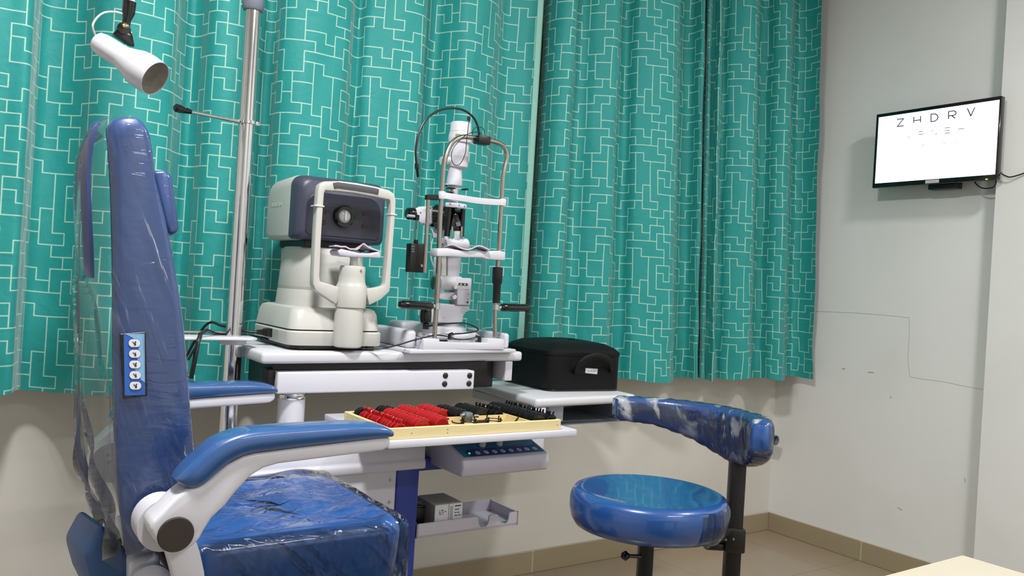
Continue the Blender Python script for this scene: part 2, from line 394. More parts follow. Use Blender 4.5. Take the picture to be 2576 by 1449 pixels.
# hem folded at the meeting edge of the left curtain
b = MB(); e = lpath[-1]
b.loft([[(e.x - .012, e.y - .004, z), (e.x + .004, e.y - .012, z), (e.x + .014, e.y - .004, z), (e.x + .012, e.y + .012, z), (e.x, e.y + .008, z)] for z in [CZB + .005 + i * (CZT - CZB - .005) / 30 for i in range(31)]])
b.build('hem', TLINING, lc)['label'] = 'pale folded edge of the curtain'
rod = thing('curtain_rod', 'steel curtain rod running above both teal curtains', 'rod', (0, CY - .01, CZT + .03))
b = MB(); b.cyl((-.6, CY - .01, CZT + .015), (WX - .01, CY - .01, CZT + .015), .014); b.build('rod', STEEL, rod)
for x in (-.5, 1.5, 3.3):
    b = MB(); b.box(x - .01, x + .01, CY - .01, WY - .001, CZT + .005, CZT + .025); b.build('bracket', STEEL, rod)
# ------------------------------------------------------------------ refraction unit (cabinet, column, beam, table top, side wing, lens shelf, control box)
ru = thing('refraction_unit', 'white and blue eye examination unit with instrument table, side shelf and control box', 'medical unit', (.75, 1.9, FZ))
ZT = .910
A = at(660, 889, Z=ZT); Bq = at(1316, 886, Z=ZT)
A = Vector((.626, 1.948, 0)); Bq = Vector((1.437, 2.012, 0)); C_ = Vector((1.425, 2.37, 0)); D_ = Vector((.632, 2.31, 0))
def lvl(q, z): return [(p.x, p.y, z) for p in q]
MB().prism(lvl((A, Bq, C_, D_), .882), lvl((A, Bq, C_, D_), ZT), .0080, 3).build('table_top', GREYW, ru)
b = MB(); b.box(.70, 1.36, 2.05, 2.29, .80, .8815, .004); b.box(.67, 1.30, 1.995, 2.06, .863, .8815); b.build('slide_mechanism', BLACK, ru)
bmz = MB().box(.671, 1.236, 1.958, 2.05, .808, .861, .004).build('beam', WHITE, ru)
MB().box(.650, .6712, 1.975, 2.035, .806, .866, .004).build('beam_end_cap', BLACK, ru)
for px, py in ((1121, 945), (1182, 945), (1119, 966), (1180, 965)):
    p = at(px, py, Y=1.957); b = MB(); b.lathe([(.0001, .0045), (.005, .004), (.0082, .0015), (.0085, 0)], (p.x, 1.9585, p.z), (0, -1, 0), 20); b.build('screw_cap', BLACK, ru)
b = MB(); b.lathe([(.0335, 0), (.0335, .105)], (.726, 2.004, .690), n=40); b.build('column', WHITE, ru)
b = MB(); b.lathe([(.0345, 0), (.0352, .002), (.0352, .0155), (.0335, .018)], (.726, 2.004, .790), n=40); b.build('column_collar', CHROME, ru)
# hanging bracket at the right end of the table
b = MB(); b.box(1.376, 1.402, 2.012, 2.20, .823, .881, .002); b.build('end_bracket', WHITE, ru)
# cabinet
cab = MB().box(.55, .9035, 1.752, 1.93, FZ + .05, .652, .004).build('cabinet', WHITE, ru)
b = MB(); b.box(.662, .90, 1.93, 2.10, FZ + .05, .690, .004); b.build('cabinet_rear', WHITE, ru)
b = MB(); b.box(.9035, .9635, 1.750, 1.93, FZ + .05, .654, .003); b.build('side_panel', BLUEP, ru)
prof = [(1.742, .650), (1.742, .668), (1.747, .674), (1.748, .700), (1.752, .707), (1.925, .707), (1.925, .650)]
b = MB(); b.prism([(.545, y, z) for y, z in prof], [(.976, y, z) for y, z in prof], .004, 2); b.build('cabinet_lid', WHITE, ru)
for z in (.628, .575):
    p = (.888, 1.7515, z); b = MB(); b.lathe([(.0001, .002), (.003, .0015), (.0035, 0)], p, (0, -1, 0), 12); b.build('screw', STEEL, ru)
b = MB(); b.box(.57, 1.0, 1.84, 2.2, FZ, FZ + .05, .01); b.build('plinth', BLUEP, ru)
b = MB(); b.box(.9635, 1.20, 1.80, 1.90, .630, .662, .003); b.build('support_arm', BLUEP, ru)
# side wing
wing = [Vector((1.452, 1.950, 0)), Vector((1.878, 1.975, 0)), Vector((1.90, 2.372, 0)), Vector((1.478, 2.372, 0))]
MB().prism(lvl(wing, .748), lvl(wing, .7755), .0105, 4).build('wing_shelf', GREYW, ru)
b = MB(); b.box(1.478, 1.492, 1.985, 2.35, .722, .7475, .002); b.build('wing_rail', GREYW, ru)
b = MB(); wx0, wx1 = at(1380, 1045, Y=2.0).x, at(1417, 1045, Y=2.0).x; b.box(wx0, wx1, 2.0, 2.03, .695, .7475, .002); b.build('wing_post', M_('blue grey enamel', 'A9B4C6', 0.4, var=.03), ru)
b = MB(); vx0, vx1 = at(1330, 1110, Y=1.955).x, at(1369, 1110, Y=1.955).x; b.box(vx0, vx1, 1.955, 1.97, at(1350, 1131, Y=1.955).z, .7475, .002); vm = at(1340, 1110, Y=1.955).x; b.box(vm - .002, vm + .002, 1.951, 1.956, at(1350, 1129, Y=1.955).z, .745); b.build('wing_bracket', WHITE, ru)
MATS_CP = M_('blue grey tray metal', '8E98A6', 0.4, var=.05)
cx0, cx1, cz0 = wx1, at(1572, 1060, Y=2.03).x, at(1480, 1066, Y=2.03).z
b = MB(); b.box(cx0, cx1, 2.03, 2.31, cz0, cz0 + .003); b.box(cx1 - .003, cx1, 2.03, 2.31, cz0, .747); b.box(cx0, cx1, 2.306, 2.31, cz0, .747); b.box(cx0, cx0 + .003, 2.03, 2.31, cz0, .747); b.build('wing_compartment', MATS_CP, ru)
b = MB(); b.tube([(cx0 + .006, 2.04, cz0 + .008), (cx0 + .02, 2.045, cz0 + .014), (cx0 + .035, 2.05, cz0 + .008), (cx0 + .1, 2.06, cz0 + .006), (cx0 + .2, 2.05, cz0 + .006)], .0032, 8, smooth=4); o = b.build('bundled_wire', DGREY, None); tag(o, 'grey bundled wire lying in the compartment under the side shelf', 'wire')
# lens shelf
b = MB(); b.box(.787, 1.302, 1.572, 1.935, .742, .7595, .003, 2); b.build('lens_shelf', WHITE, ru)
b = MB(); b.box(1.10, 1.16, 1.83, 1.87, .668, .742, .003); b.build('lens_shelf_post', GREYW, ru)
# control box
prof = [(1.652, .644), (1.645, .668), (1.652, .688), (1.770, .7215), (1.86, .7215), (1.86, .644)]
cb = MB().prism([(1.022, y, z) for y, z in prof], [(1.279, y, z) for y, z in prof], .006, 3).build('control_box', WHITEL, ru)
nrm = Vector((0, -(.7215 - .688), 1.770 - 1.652)).normalized(); sd = Vector((0, 1.770 - 1.652, .7215 - .688)).normalized()
def cpt(x, s, h=.0): return Vector((x, 1.652, .688)) + sd * s + nrm * h
def cpatch(name, m, outline, h, parent=ru):
    b = MB(); b.prism([cpt(x, s, 0.0002) for x, s in outline], [cpt(x, s, h) for x, s in outline]); return b.build(name, m, cb)
cpatch('membrane', TEALP, [(1.032, .008), (1.270, .008), (1.270, .095), (1.05, .095), (1.032, .07)], .0008)
def arcpts(cx, cy, rx, ry, a0, a1, n=10): return [(cx + rx * math.cos(math.radians(a0 + (a1 - a0) * i / n)), cy + ry * math.sin(math.radians(a0 + (a1 - a0) * i / n))) for i in range(n + 1)]
cpatch('button_field', BLUEN, [(1.048, .0082)] + [(1.2698, .0082), (1.2698, .068)] + arcpts(1.235, .064, .034, .022, 0, -90, 8) + arcpts(1.072, .025, .025, .019, 90, 180, 8), .0014)
cpatch('display_field', M_('pale teal print', '4F88A5', .3), [(1.175, .052), (1.215, .050), (1.235, .056), (1.232, .066), (1.20, .068), (1.172, .064)], .0016)
for i in range(8):
    x = 1.0785 + i * .0245; b = MB()
    b.prism([cpt(x + .0062 * math.cos(a), .0225 + .0075 * math.sin(a), .0012) for a in [k * PI / 10 for k in range(20)]], [cpt(x + .0062 * math.cos(a), .0225 + .0075 * math.sin(a), .0022) for a in [k * PI / 10 for k in range(20)]])
    o = b.build('button', BTN, cb)
    b = MB(); c = cpt(x, .0225, .0024); b.obox(c, (.0022, 0, 0), sd * .0007, nrm * .0002); b.obox(c, (.0007, 0, 0), sd * .0022, nrm * .0002); b.build('button_icon', ICONG, o)
b = MB(); c = cpt(1.0545, .0225, .0014); b.lathe([(.0026, 0), (.0024, .001), (.0001, .0016)], c, nrm, 12); b.build('indicator_light', LED, cb)['label'] = 'small lit green indicator'
for x in (1.112, 1.163):
    b = MB(); b.lathe([(.0085, 0), (.0078, .013), (.0066, .0145), (.0001, .0145)], cpt(x, .058, .0008), nrm, 20); b.build('knob', WHITE2, cb)
    b = MB()
    for k in (-1, 1): b.obox(cpt(x + k * .0125, .053, .0011), (.0035, 0, 0), sd * .0016, nrm * .0003)
    b.build('knob_mark', BLUEN, cb)
# accessory tray
x0, x1, y0, y1, zb, zt = .966, 1.268, 1.752, 1.885, .478, .5125
b = MB(); b.box(x0, x1, y0, y1, zb, zb + .006); b.box(x0, x0 + .005, y0, y1, zb, zt); b.box(x1 - .005, x1, y0, y1, zb, zt); b.box(x0, x1, y1 - .005, y1, zb, zt)
out = [(x0, zb), (x0, zt)] ; sc = []
for cx in (1.160, 1.222):
    sc += [(cx - .022, zt), (cx - .017, zt - .004)] + [(cx + .016 * math.cos(a), zt - .012 + -.018 * math.sin(a)) for a in [PI - k * PI / 8 for k in range(9)]] + [(cx + .017, zt - .004), (cx + .022, zt)]
ring = out + sc + [(x1, zt), (x1, zb)]
for k in range(len(sc) - 1 + 2):
    pass
tp = [(x0, zt)] + sc + [(x1, zt)]
for (xa, za), (xb, zc) in zip(tp, tp[1:]):
    if abs(xb - xa) < 1e-6: continue
    b.prism([(xa, y0, zb), (xb, y0, zb), (xb, y0, zc), (xa, y0, za)], [(xa, y0 + .005, zb), (xb, y0 + .005, zb), (xb, y0 + .005, zc), (xa, y0 + .005, za)])
b.build('accessory_tray', WHITEL, ru)
# things in the accessory tray
def carton(p0, w, d, h, label, marks, parent_group='white cartons in the accessory tray'):
    t = thing('carton', label, 'box', (p0[0] + w / 2, p0[1] + d / 2, p0[2]), parent_group)
    MB().box(p0[0], p0[0] + w, p0[1], p0[1] + d, p0[2], p0[2] + h, .0008, 1).build('carton_body', BOXW, t)
    MB().box(p0[0] + .001, p0[0] + w - .001, p0[1] - .0004, p0[1], p0[2] + .001, p0[2] + h - .001).build('front_label', LABELW, t)
    b = MB()
    for (u0, u1, v0, v1) in marks: b.box(p0[0] + w * u0, p0[0] + w * u1, p0[1] - .0007, p0[1] - .0003, p0[2] + h * v0, p0[2] + h * v1)
    b.build('print', INK, t)
m1 = [(.30 + .07 * i, .345 + .07 * i, .62 + .07 * j, .66 + .07 * j) for i in range(5) for j in range(3) if (i + j) % 4 != 3] + [(.72, .8, .70, .74)]
m2 = [(.12 + .05 * i, .15 + .05 * i, .1, .9) for i in (0, 2)] + [(.42, .86, .87, .91), (.42, .74, .74, .77), (.42, .56, .62, .65), (.6, .78, .62, .65), (.42, .62, .51, .54), (.66, .88, .51, .54)]
pb1 = at(1096, 1318, Y=1.765); 
carton((at(1093, 1300, Y=1.765).x, 1.765, .4845), .040, .10, .066, 'white carton in the tray, the one next to the blue panel', m1)
carton((at(1093, 1300, Y=1.765).x + .0405, 1.765, .4845), .040, .10, .066, 'white carton with dark print lines in the tray, the right one of the pair', m2)
t = thing('bottle_box', 'small black box in the tray between cartons and blue panel', 'box', (.985, 1.80, .4845))
MB().box(.973, 1.008, 1.79, 1.84, .4845, .541, .002).build('box_body', BLACK, t)
MB().box(0.972, 1.009, 1.789, 1.841, .541, .547, .002).build('box_lid', BLACKG, t)

# ------------------------------------------------------------------ chrome pole with lever and bracket
PXC, PYC = at(620, 300, Y=2.10).x, 2.10
po = thing('instrument_pole', 'tall chrome pole standing behind the left end of the instrument table', 'pole', (PXC, PYC, .66))
b = MB(); b.lathe([(.0225, 0), (.0225, .248)], (PXC, PYC, .68), n=40); b.build('lower_tube', CHROME, po)
b = MB(); b.lathe([(.0192, 0), (.0192, 1.2)], (PXC, PYC, .928), n=40); b.build('upper_tube', CHROME, po)
zc = at(633, 23, Y=2.10).z
b = MB(); b.lathe([(.023, 0), (.0265, .006), (.0265, .05), (.024, .054), (.024, .30), (.019, .31)], (PXC, PYC, zc - .004), n=40); b.build('sleeve', DGREY, po)
b = MB(); b.lathe([(.036, 0), (.036, .02), (.026, .028)], (PXC, PYC, .655), n=24); b.tube([(PXC - .02, PYC - .02, .68), (PXC - .045, PYC - .05, .672)], .012, 10); b.build('foot_clamp', BLACK, po)
b = MB(); b.box(PXC - .02, .662, 2.02, 2.16, .630, .655, .003); b.build('foot_bracket', BLACK, po)
zr = at(621, 308, Y=2.10).z
b = MB(); b.lathe([(.0192, 0), (.0255, .001), (.0255, .009), (.0192, .010)], (PXC, PYC, zr - .006), n=32); b.box(PXC + .015, PXC + .032, PYC - .012, PYC - .002, zr - .006, zr + .004, .001); b.build('lever_clamp', CHROME, po)
p0 = at(600, 306, Y=2.085); p1 = at(480, 281, Y=2.02); p2 = at(441, 271, Y=2.0)
b = MB(); b.cyl(p0, p1, .0042, .0046, 12); b.build('lever', CHROME, po)
b = MB(); d = (p2 - p1); b.lathe([(.0001, 0), (.0062, .001), (.0075, d.length * .3), (.0098, d.length * .75), (.0095, d.length * .95), (.006, d.length * 1.04), (.0001, d.length * 1.06)], p1, d, 16); b.build('lever_grip', BLACKG, po)
zs = at(600, 852, Y=2.10).z
sh = MB(); sh.prism([(.37, 2.035, zs), (PXC + .03, 2.04, zs), (PXC + .048, 2.06, zs), (PXC + .05, 2.10, zs), (PXC + .048, 2.13, zs), (.37, 2.14, zs)], [(.37, 2.035, zs + .006), (PXC + .03, 2.04, zs + .006), (PXC + .048, 2.06, zs + .006), (PXC + .05, 2.10, zs + .006), (PXC + .048, 2.13, zs + .006), (.37, 2.14, zs + .006)], .0015, 2)
sh.lathe([(.030, -.014), (.032, -.012), (.032, .0), (.03, .001)], (PXC, PYC, zs), n=28); sh.build('bracket_shelf', WHITE, po)
b = MB(); b.cyl((.37, 2.145, zs + .012), (PXC - .01, 2.125, zs + .014), .003, n=10); b.build('bracket_rail', STEEL, po)
b = MB(); b.tube([(PXC, PYC, zc + .30), (PXC, PYC, 2.44), (PXC, PYC - .02, 2.47), (PXC - .1, PYC - .08, 2.48), (.29, 1.93, 2.48)], .012, 14); b.build('lamp_arm', WHITE, po)

# ------------------------------------------------------------------ examination lamp
LY = 1.92
j0 = at(325, 8, Y=LY); jn = at(312, 78, Y=LY); jb = at(325, 118, Y=LY)
la = thing('examination_lamp', 'white bullet shaped spot lamp hanging from a black swivel joint, upper left', 'lamp', at(325, 150, Y=LY))
b = MB(); b.tube([(j0.x, LY, 2.47), j0 + Vector((0, 0, .0))], .0112, 16); b.build('stem', WHITE, la)
b = MB(); b.tube([at(326, 5, Y=LY), at(323, 33, Y=LY), at(319, 50, Y=LY), at(316, 66, Y=LY)], [.0135, .0130, .0085, .0088], 18); b.lathe([(.0001, -.012), (.0125, -.011), (.0125, .011), (.0001, .012)], at(309, 74, Y=LY), (0, 1, 0), 20)
pl = [at(x, y, Y=LY) for x, y in ((296, 72), (312, 62), (327, 70), (331, 84), (338, 119), (322, 114), (281, 87))]
b.prism([p + Vector((0, -.008, 0)) for p in pl], [p + Vector((0, .008, 0)) for p in pl], .003, 2); b.build('swivel_joint', BLACKG, la)
b = MB(); b.lathe([(.0001, .004), (.0035, .003), (.0042, 0)], at(309, 69, Y=LY) + Vector((0, -.0118, 0)), (0, -1, 0), 12); b.build('screw', GOLD, la)
q0 = at(243, 103, Y=LY + .015); q1 = at(391, 198, Y=LY - .085); ax = (q1 - q0); Lh = ax.length; ax = ax / Lh
b = MB(); k = Lh
prof = [(.0001, 0), (.014, .001), (.021, .006), (.0235, .016), (.0242, .03), (.0242, .40 * k), (.0255, .47 * k), (.031, .58 * k), (.0375, .70 * k), (.0395, .80 * k), (.0385, .92 * k), (.0375, k), (.0362, k), (.0365, .92 * k), (.037, .80 * k), (.032, .66 * k), (.022, .5 * k), (.0001, .48 * k)]
b.lathe(prof, q0, ax, 40, caps=False); lsh = b.build('lamp_shade', WHITE, la)
for p in lsh.data.polygons: pass
b = MB(); b.lathe([(.0360, .985 * k), (.0362, .92 * k), (.0366, .80 * k), (.0315, .66 * k), (.0215, .505 * k), (.0001, .49 * k)], q0 + ax * .0, ax, 36, caps=False); b.build('reflector', SILVERIN, la)
b = MB(); b.tube([at(314, 37, Y=LY), at(290, 30, Y=LY), at(262, 32, Y=LY), at(243, 46, Y=LY), at(233, 66, Y=LY), at(240, 90, Y=LY + .012)], .0021, 8, smooth=6); b.build('lamp_cord', WHITE2, la)

# ------------------------------------------------------------------ autorefractor
ar = thing('autorefractor', 'off-white eye measuring instrument with slate grey head and white headrest frame', 'autorefractor', (.84, 2.1, ZT))
def rrect(x0, x1, y0, y1, r, z, n=6):
    P = []
    for cx, cy, a in ((x1 - r, y1 - r, 0), (x0 + r, y1 - r, 90), (x0 + r, y0 + r, 180), (x1 - r, y0 + r, 270)):
        for i in range(n + 1):
            t = math.radians(a + 90 * i / n); P.append((cx + r * math.cos(t), cy + r * math.sin(t), z))
    return P
YF = 2.0
b = MB(); b.loft([rrect(.722, .958, YF + .012, 2.30, .03, ZT + .004), rrect(.722, .958, YF + .012, 2.30, .03, .925)]); b.build('under_plate', BLACK, ar)
for x, y in ((.75, 2.03), (.935, 2.012), (.75, 2.28), (.935, 2.28)):
    b = MB(); b.lathe([(.011, 0), (.012, .014)], (x, y, ZT), n=16); b.build('foot', BLACK, ar)
b = MB(); b.loft([rrect(.712, .967, YF, 2.312, .03, .923), rrect(.710, .969, YF - .002, 2.314, .032, .926), rrect(.710, .969, YF - .002, 2.314, .032, .956), rrect(.714, .965, YF + .002, 2.310, .03, .960)]); b.build('lower_base', INSTR, ar)
b = MB(); b.loft([rrect(.718, .961, YF + .006, 2.306, .028, .959), rrect(.718, .961, YF + .006, 2.306, .028, .964)]); b.build('base_gap', BLACK, ar)
b = MB(); b.loft([rrect(.712, .962, YF + .001, 2.31, .03, .9635), rrect(.718, .958, YF + .008, 2.305, .03, 1.005), rrect(.724, .954, YF + .016, 2.30, .03, 1.016), rrect(.734, .948, YF + .03, 2.29, .03, 1.020)]); b.build('upper_base', INSTR, ar)
def ell(cx, cy, rx, ry, z, n=40, p=2.6): 
    return [(cx + rx * (abs(math.cos(2 * PI * k / n)) ** (2 / p)) * (1 if math.cos(2 * PI * k / n) >= 0 else -1), cy + ry * (abs(math.sin(2 * PI * k / n)) ** (2 / p)) * (1 if math.sin(2 * PI * k / n) >= 0 else -1), z) for k in range(n)]
TX, TY = .848, 2.165
b = MB(); b.loft([ell(TX, TY, .1135, .119, 1.018), ell(TX, TY, .110, .116, 1.060), ell(TX, TY, .1090, .115, 1.0625), ell(TX, TY, .1086, .1146, 1.0715), ell(TX, TY, .1091, .1151, 1.074), ell(TX, TY, .1015, .1085, 1.168), ell(TX, TY, .097, .104, 1.176)]); b.build('tower', INSTR, ar)
b = MB(); rr = []
for k in range(25):
    a = PI * (.55 + .9 * k / 24); c, s_ = math.cos(a), math.sin(a)
b.loft([ell(TX, TY, .1092, .1152, 1.0640), ell(TX, TY, .1090, .1150, 1.0710)]); b.build('tower_groove_shade', M_('groove shade grey', 'A3A79C', .5), ar)  # slightly raised band, its grey stands in for the shade of a groove
b = MB(); b.box(.76, .935, 2.075, 2.27, 1.174, 1.199, .004); b.build('neck', BLACK, ar)
# head: loft along Y of rounded sections in XZ
def hsec(y, x0, x1, z0, z1, r, rt, n=6):
    P = []
    for cx, cz, a, q in ((x1 - rt, z1 - rt, 0, rt), (x0 + rt, z1 - rt, 90, rt), (x0 + r, z0 + r, 180, r), (x1 - r, z0 + r, 270, r)):
        for i in range(n + 1):
            t = math.radians(a + 90 * i / n); P.append((cx + q * math.cos(t), y, cz + q * math.sin(t)))
    return P
b = MB(); b.loft([hsec(2.098, .724, .978, 1.194, 1.362, .012, .03), hsec(2.12, .722, .980, 1.193, 1.365, .012, .034), hsec(2.26, .722, .980, 1.193, 1.362, .014, .04), hsec(2.292, .728, .974, 1.199, 1.35, .02, .045), hsec(2.31, .748, .956, 1.215, 1.325, .03, .045)]); hw = b.build('rear_shell', INSTR, ar)
b = MB(); b.loft([hsec(2.097, .724, .978, 1.194, 1.3625, .012, .03), hsec(2.065, .7255, .9765, 1.194, 1.360, .014, .03), hsec(2.048, .733, .970, 1.196, 1.352, .018, .03), hsec(2.042, .742, .962, 1.202, 1.344, .02, .028)]); b.build('front_shell', SLATE, ar)
b = MB(); b.loft([hsec(2.0415, .748, .956, 1.206, 1.318, .012, .038), hsec(2.039, .750, .954, 1.208, 1.316, .012, .038)]); fp = b.build('face_panel', SLATED, ar)
p = at(866, 544, Y=2.035); LZ = p.z; LXc = p.x
b = MB(); b.lathe([(.0185, -.002), (.0285, -.002), (.0298, .003), (.0285, .010), (.0245, .013), (.0185, .013), (.0170, .006)], (LXc, 2.039, LZ), (0, -1, 0), 36, caps=False); b.build('lens_ring', BLACKG, ar)
b = MB(); b.lathe([(.0172, 0), (.0172, .008), (.013, .0105), (.0001, .0115)], (LXc, 2.0395, LZ), (0, -1, 0), 32); le = b.build('lens', GLASSY, ar)
b = MB(); b.box(LXc - .0018, LXc + .0048, 2.0265, 2.0283, LZ - .011, LZ + .013, .0006, 1); b.build('lens_slit', LABELW, le)
for x, y, r in ((921, 538, .25), (918, 571, -.25), (814, 531, -.25), (812, 560, .25)):
    p = at(x, y, Y=2.038); b = MB(); c, s_ = math.cos(r), math.sin(r)
    b.obox((p.x, 2.0385, p.z), (.0085 * c, 0, .0085 * s_), (0, .0012, 0), (-.0052 * s_, 0, .0052 * c), .001, 1); b.build('sensor_window', REDGL, ar)
def cpx(x, y, Y): return at(640 + x * .3311, 420 + y * .3311, Y=Y)
HY = 1.985
fr_pts = [(640, 985), (560, 945), (478, 905), (462, 880), (460, 830), (468, 640), (476, 480), (488, 300), (496, 190), (506, 158), (530, 146), (640, 148), (760, 162), (900, 188), (1000, 212), (1030, 226), (1042, 260), (1040, 360), (1028, 520), (1010, 760), (1000, 890), (990, 925), (930, 962), (845, 988)]
fr_w = [.044, .036, .026, .0185, .0162, .016, .016, .016, .0165, .019, .023, .026, .026, .026, .0245, .020, .015, .0132, .0132, .0138, .0155, .022, .034, .044]
b = MB(); b.strap([cpx(x, y, HY) for x, y in fr_pts], fr_w, HY - .011, HY + .016, .003); hf = b.build('headrest_frame', INSTR, ar)
b = MB(); b.strap([cpx(x, y, HY) for x, y in ((588, 146), (620, 140), (760, 160), (890, 182), (928, 192))], .0150, HY - .0135, HY - .0105, .001); b.build('forehead_pad', M_('charcoal pad', '4B4B52', .5), hf)
for x, y in ((482, 297), (1040, 362)):
    p = cpx(x, y, HY); b = MB(); b.box(p.x - .0125 if x < 600 else p.x - .008, p.x + .0125 if x < 600 else p.x + .011, HY - .013, HY + .017, p.z - .002, p.z + .0015, .0005, 1); b.build('height_mark', WHITE2, hf)
ccx = cpx(738, 900, HY).x
z = lambda y: cpx(738, y, HY).z
b = MB(); b.lathe([(.0001, z(1370)), (.030, z(1370)), (.0365, z(1360)), (.038, z(1330)), (.0375, z(1120)), (.034, z(1062))], (ccx - .002, HY, 0), n=36); b.build('chin_column_base', INSTR, ar)
b = MB(); b.lathe([(.039, z(1066)), (.040, z(1040)), (.040, z(910)), (.037, z(895)), (.0345, z(870)), (.033, z(820)), (.0335, z(772)), (.031, z(752)), (.0001, z(748))], (ccx, HY, 0), n=36); b.build('chin_column', INSTR, ar)
b = MB(); b.lathe([(.0001, .0015), (.003, .001), (.0036, 0)], (ccx + .010, HY - .0325, z(785)), (0.3, -1, 0), 10); b.build('set_screw', STEEL, ar)
b = MB(); b.lathe([(.0105, z(755)), (.0095, z(700)), (.012, z(680))], (ccx + .002, HY, 0), n=20); b.build('chin_stem', WHITE2, ar)
cr_t = [(600, 640), (625, 622), (700, 640), (760, 655), (850, 655), (918, 640), (920, 693), (850, 688), (760, 686), (680, 682), (612, 672)]
b = MB(); b.prism([cpx(x, y, HY) + Vector((0, -.030, 0)) for x, y in cr_t], [cpx(x, y, HY) + Vector((0, .030, 0)) for x, y in cr_t], .003, 2); b.build('chin_rest', WHITEL, ar)
# little mould marks and label on the side
b = MB(); 
for i, w in enumerate((.010, .008, .008, .009, .007)): 
    y = 2.235 - i * .0175
    b.box(.7212, .7222, y - .0055, y + .0045, 1.282, 1.2835); b.box(.7212, .7222, y - .0055, y - .004, 1.282, 1.293)
    if i % 2: b.box(.7212, .7222, y - .003, y + .0045, 1.2885, 1.2898)
b.build('side_lettering', M_('faint grey lettering', 'B3B8AE', .5), ar)
b = MB(); b.box(.7095, .7103, 2.085, 2.13, .930, .953); b.build('rating_label', M_('silver label', 'A9ABA8', .4), ar)
b = MB(); b.box(.7085, .712, 2.135, 2.17, .932, .955, .001, 1); b.build('power_socket', BLACK, ar)
# stack of chin papers
def papers(name, label, pts, y0, y1, up, n=5):
    b = MB(); P = spline(pts, 6)
    rings = []
    nv = 9
    for i, p in enumerate(P):
        top = []; bot = []
        for j in range(nv):
            f = j / (nv - 1); zz = p.z + up(i / (len(P) - 1)) * (1 - .55 * f) ; y = y0 + (y1 - y0) * f
            top.append((p.x + .01 * f, y, zz + .0035)); bot.append((p.x + .01 * f, y, zz))
        rings.append(top + bot[::-1])
    b.loft(rings); o = b.build(name, LILAC, None)
    return tag(o, label, 'tissue', 'chin rest papers')
papers('chin_paper', 'pale lilac chin paper curled on the slate-headed instrument', [cpx(x, y, HY) for x, y in ((572, 606), (640, 610), (700, 628), (760, 640), (820, 640), (925, 645))], HY - .030, HY + .03, lambda t: .017 * math.exp(-((t - .72) / .13) ** 2) + .001 * math.sin(t * 30))
# power lead
t = thing('power_cable', 'black power cord plugged into the side of the slate-headed instrument', 'cable', (.66, 2.15, ZT))
pp = Vector((.709, 2.153, .944))
b = MB(); b.loft([[(pp.x - dx, pp.y + sy * w, pp.z + sz * h) for sy, sz in ((-1, -1), (1, -1), (1, 1), (-1, 1))] for dx, w, h in ((0, .016, .011), (.012, .015, .010), (.018, .009, .007), (.034, .006, .005))]); b.build('plug', BLACK, t)
b = MB(); b.tube([(pp.x - .03, pp.y, pp.z), (pp.x - .06, pp.y + .01, .945), (.60, 2.20, .955), (.56, 2.23, .95), (.50, 2.25, .80), (.47, 2.26, .60), (.47, 2.3, .2), (.5, 2.3, FZ + .006)], .0035, 8, smooth=6); b.build('cord', BLACK, t)
# ------------------------------------------------------------------ slit lamp
sl = thing('slit_lamp', 'white slit lamp microscope with tall chrome headrest frame on the instrument table', 'slit lamp', (1.2, 2.1, ZT))
def S2(x, y, Y): return at(960 + x * .23467, 240 + y * .23467, Y=Y)
def S3(x, y, Y): return at(960 + x * .28986, 480 + y * .28986, Y=Y)
def S4(x, y, Y): return at(1010 + x * .12422, 500 + y * .12422, Y=Y)
def S5(x, y, Y): return at(1010 + x * .15183, 680 + y * .15183, Y=Y)
def YH(px): return 1.970 + (px - 1093) / 150 * .02
def H2(x, y): return S2(x, y, YH(960 + x * .23467))
def H3(x, y): return S3(x, y, YH(960 + x * .28986))
def H5(x, y): return S5(x, y, YH(1010 + x * .15183))
# base plate
g = [Vector((1.016, 1.935, 0)), Vector((1.392, 1.985, 0)), Vector((1.385, 2.34, 0)), Vector((1.008, 2.315, 0))]
MB().prism(lvl(g, ZT), lvl(g, ZT + .010), .0025, 2).build('base_plate', WHITE, sl)
# headrest bar with raised ends
yA, yB = YH(1068) - .02, YH(1268) - .02
pts = [(362, 1345), (362, 1150), (380, 1128), (500, 1130), (628, 1138), (634, 1190), (1000, 1203), (1425, 1208), (1432, 1140), (1560, 1130), (1690, 1140), (1700, 1150), (1700, 1335)]
lo = [S5(x, y, yA + (yB - yA) * (x - 362) / 1338) for x, y in pts]; 
for q in (lo[0], lo[-1]): q.z = ZT + .010
b = MB(); b.prism(lo, [p + Vector((-.003, .036, 0)) for p in lo], .003, 2); hb = b.build('headrest_bar', WHITE, sl)
p = S5(385, 1195, yA); b = MB(); b.lathe([(.0001, .001), (.003, .001), (.0032, 0)], p + Vector((-.004, .012, 0)), (-1, -.2, 0), 10); b.build('set_screw', STEEL, hb)
# rail guards
def guard(c0, c1, zt, name='rail_guard'):
    b = MB(); b.box(c0.x, c0.x + .034, c0.y, c1, ZT + .010, zt, .010, 4); return b.build(name, WHITE, sl)
gL = at(1021, 876, Y=1.985)
b = MB(); b.box(gL.x, gL.x + .032, 1.985, 2.20, ZT + .010, ZT + .060, .011, 4); b.build('rail_guard', WHITE, sl)
gR = at(1269, 876, Y=2.0)
b = MB(); b.box(gR.x, gR.x + .018, 2.0, 2.22, ZT + .010, ZT + .055, .009, 4); b.build('rail_guard', WHITE, sl)
b = MB(); b.box(gL.x + .03, gR.x, 2.05, 2.30, ZT + .010, ZT + .020); b.build('rail_deck', DGREY, sl)
b = MB(); b.cyl((gL.x + .02, 2.10, ZT + .03), (gR.x, 2.12, ZT + .03), .006, n=12); b.build('axle', STEEL, sl)
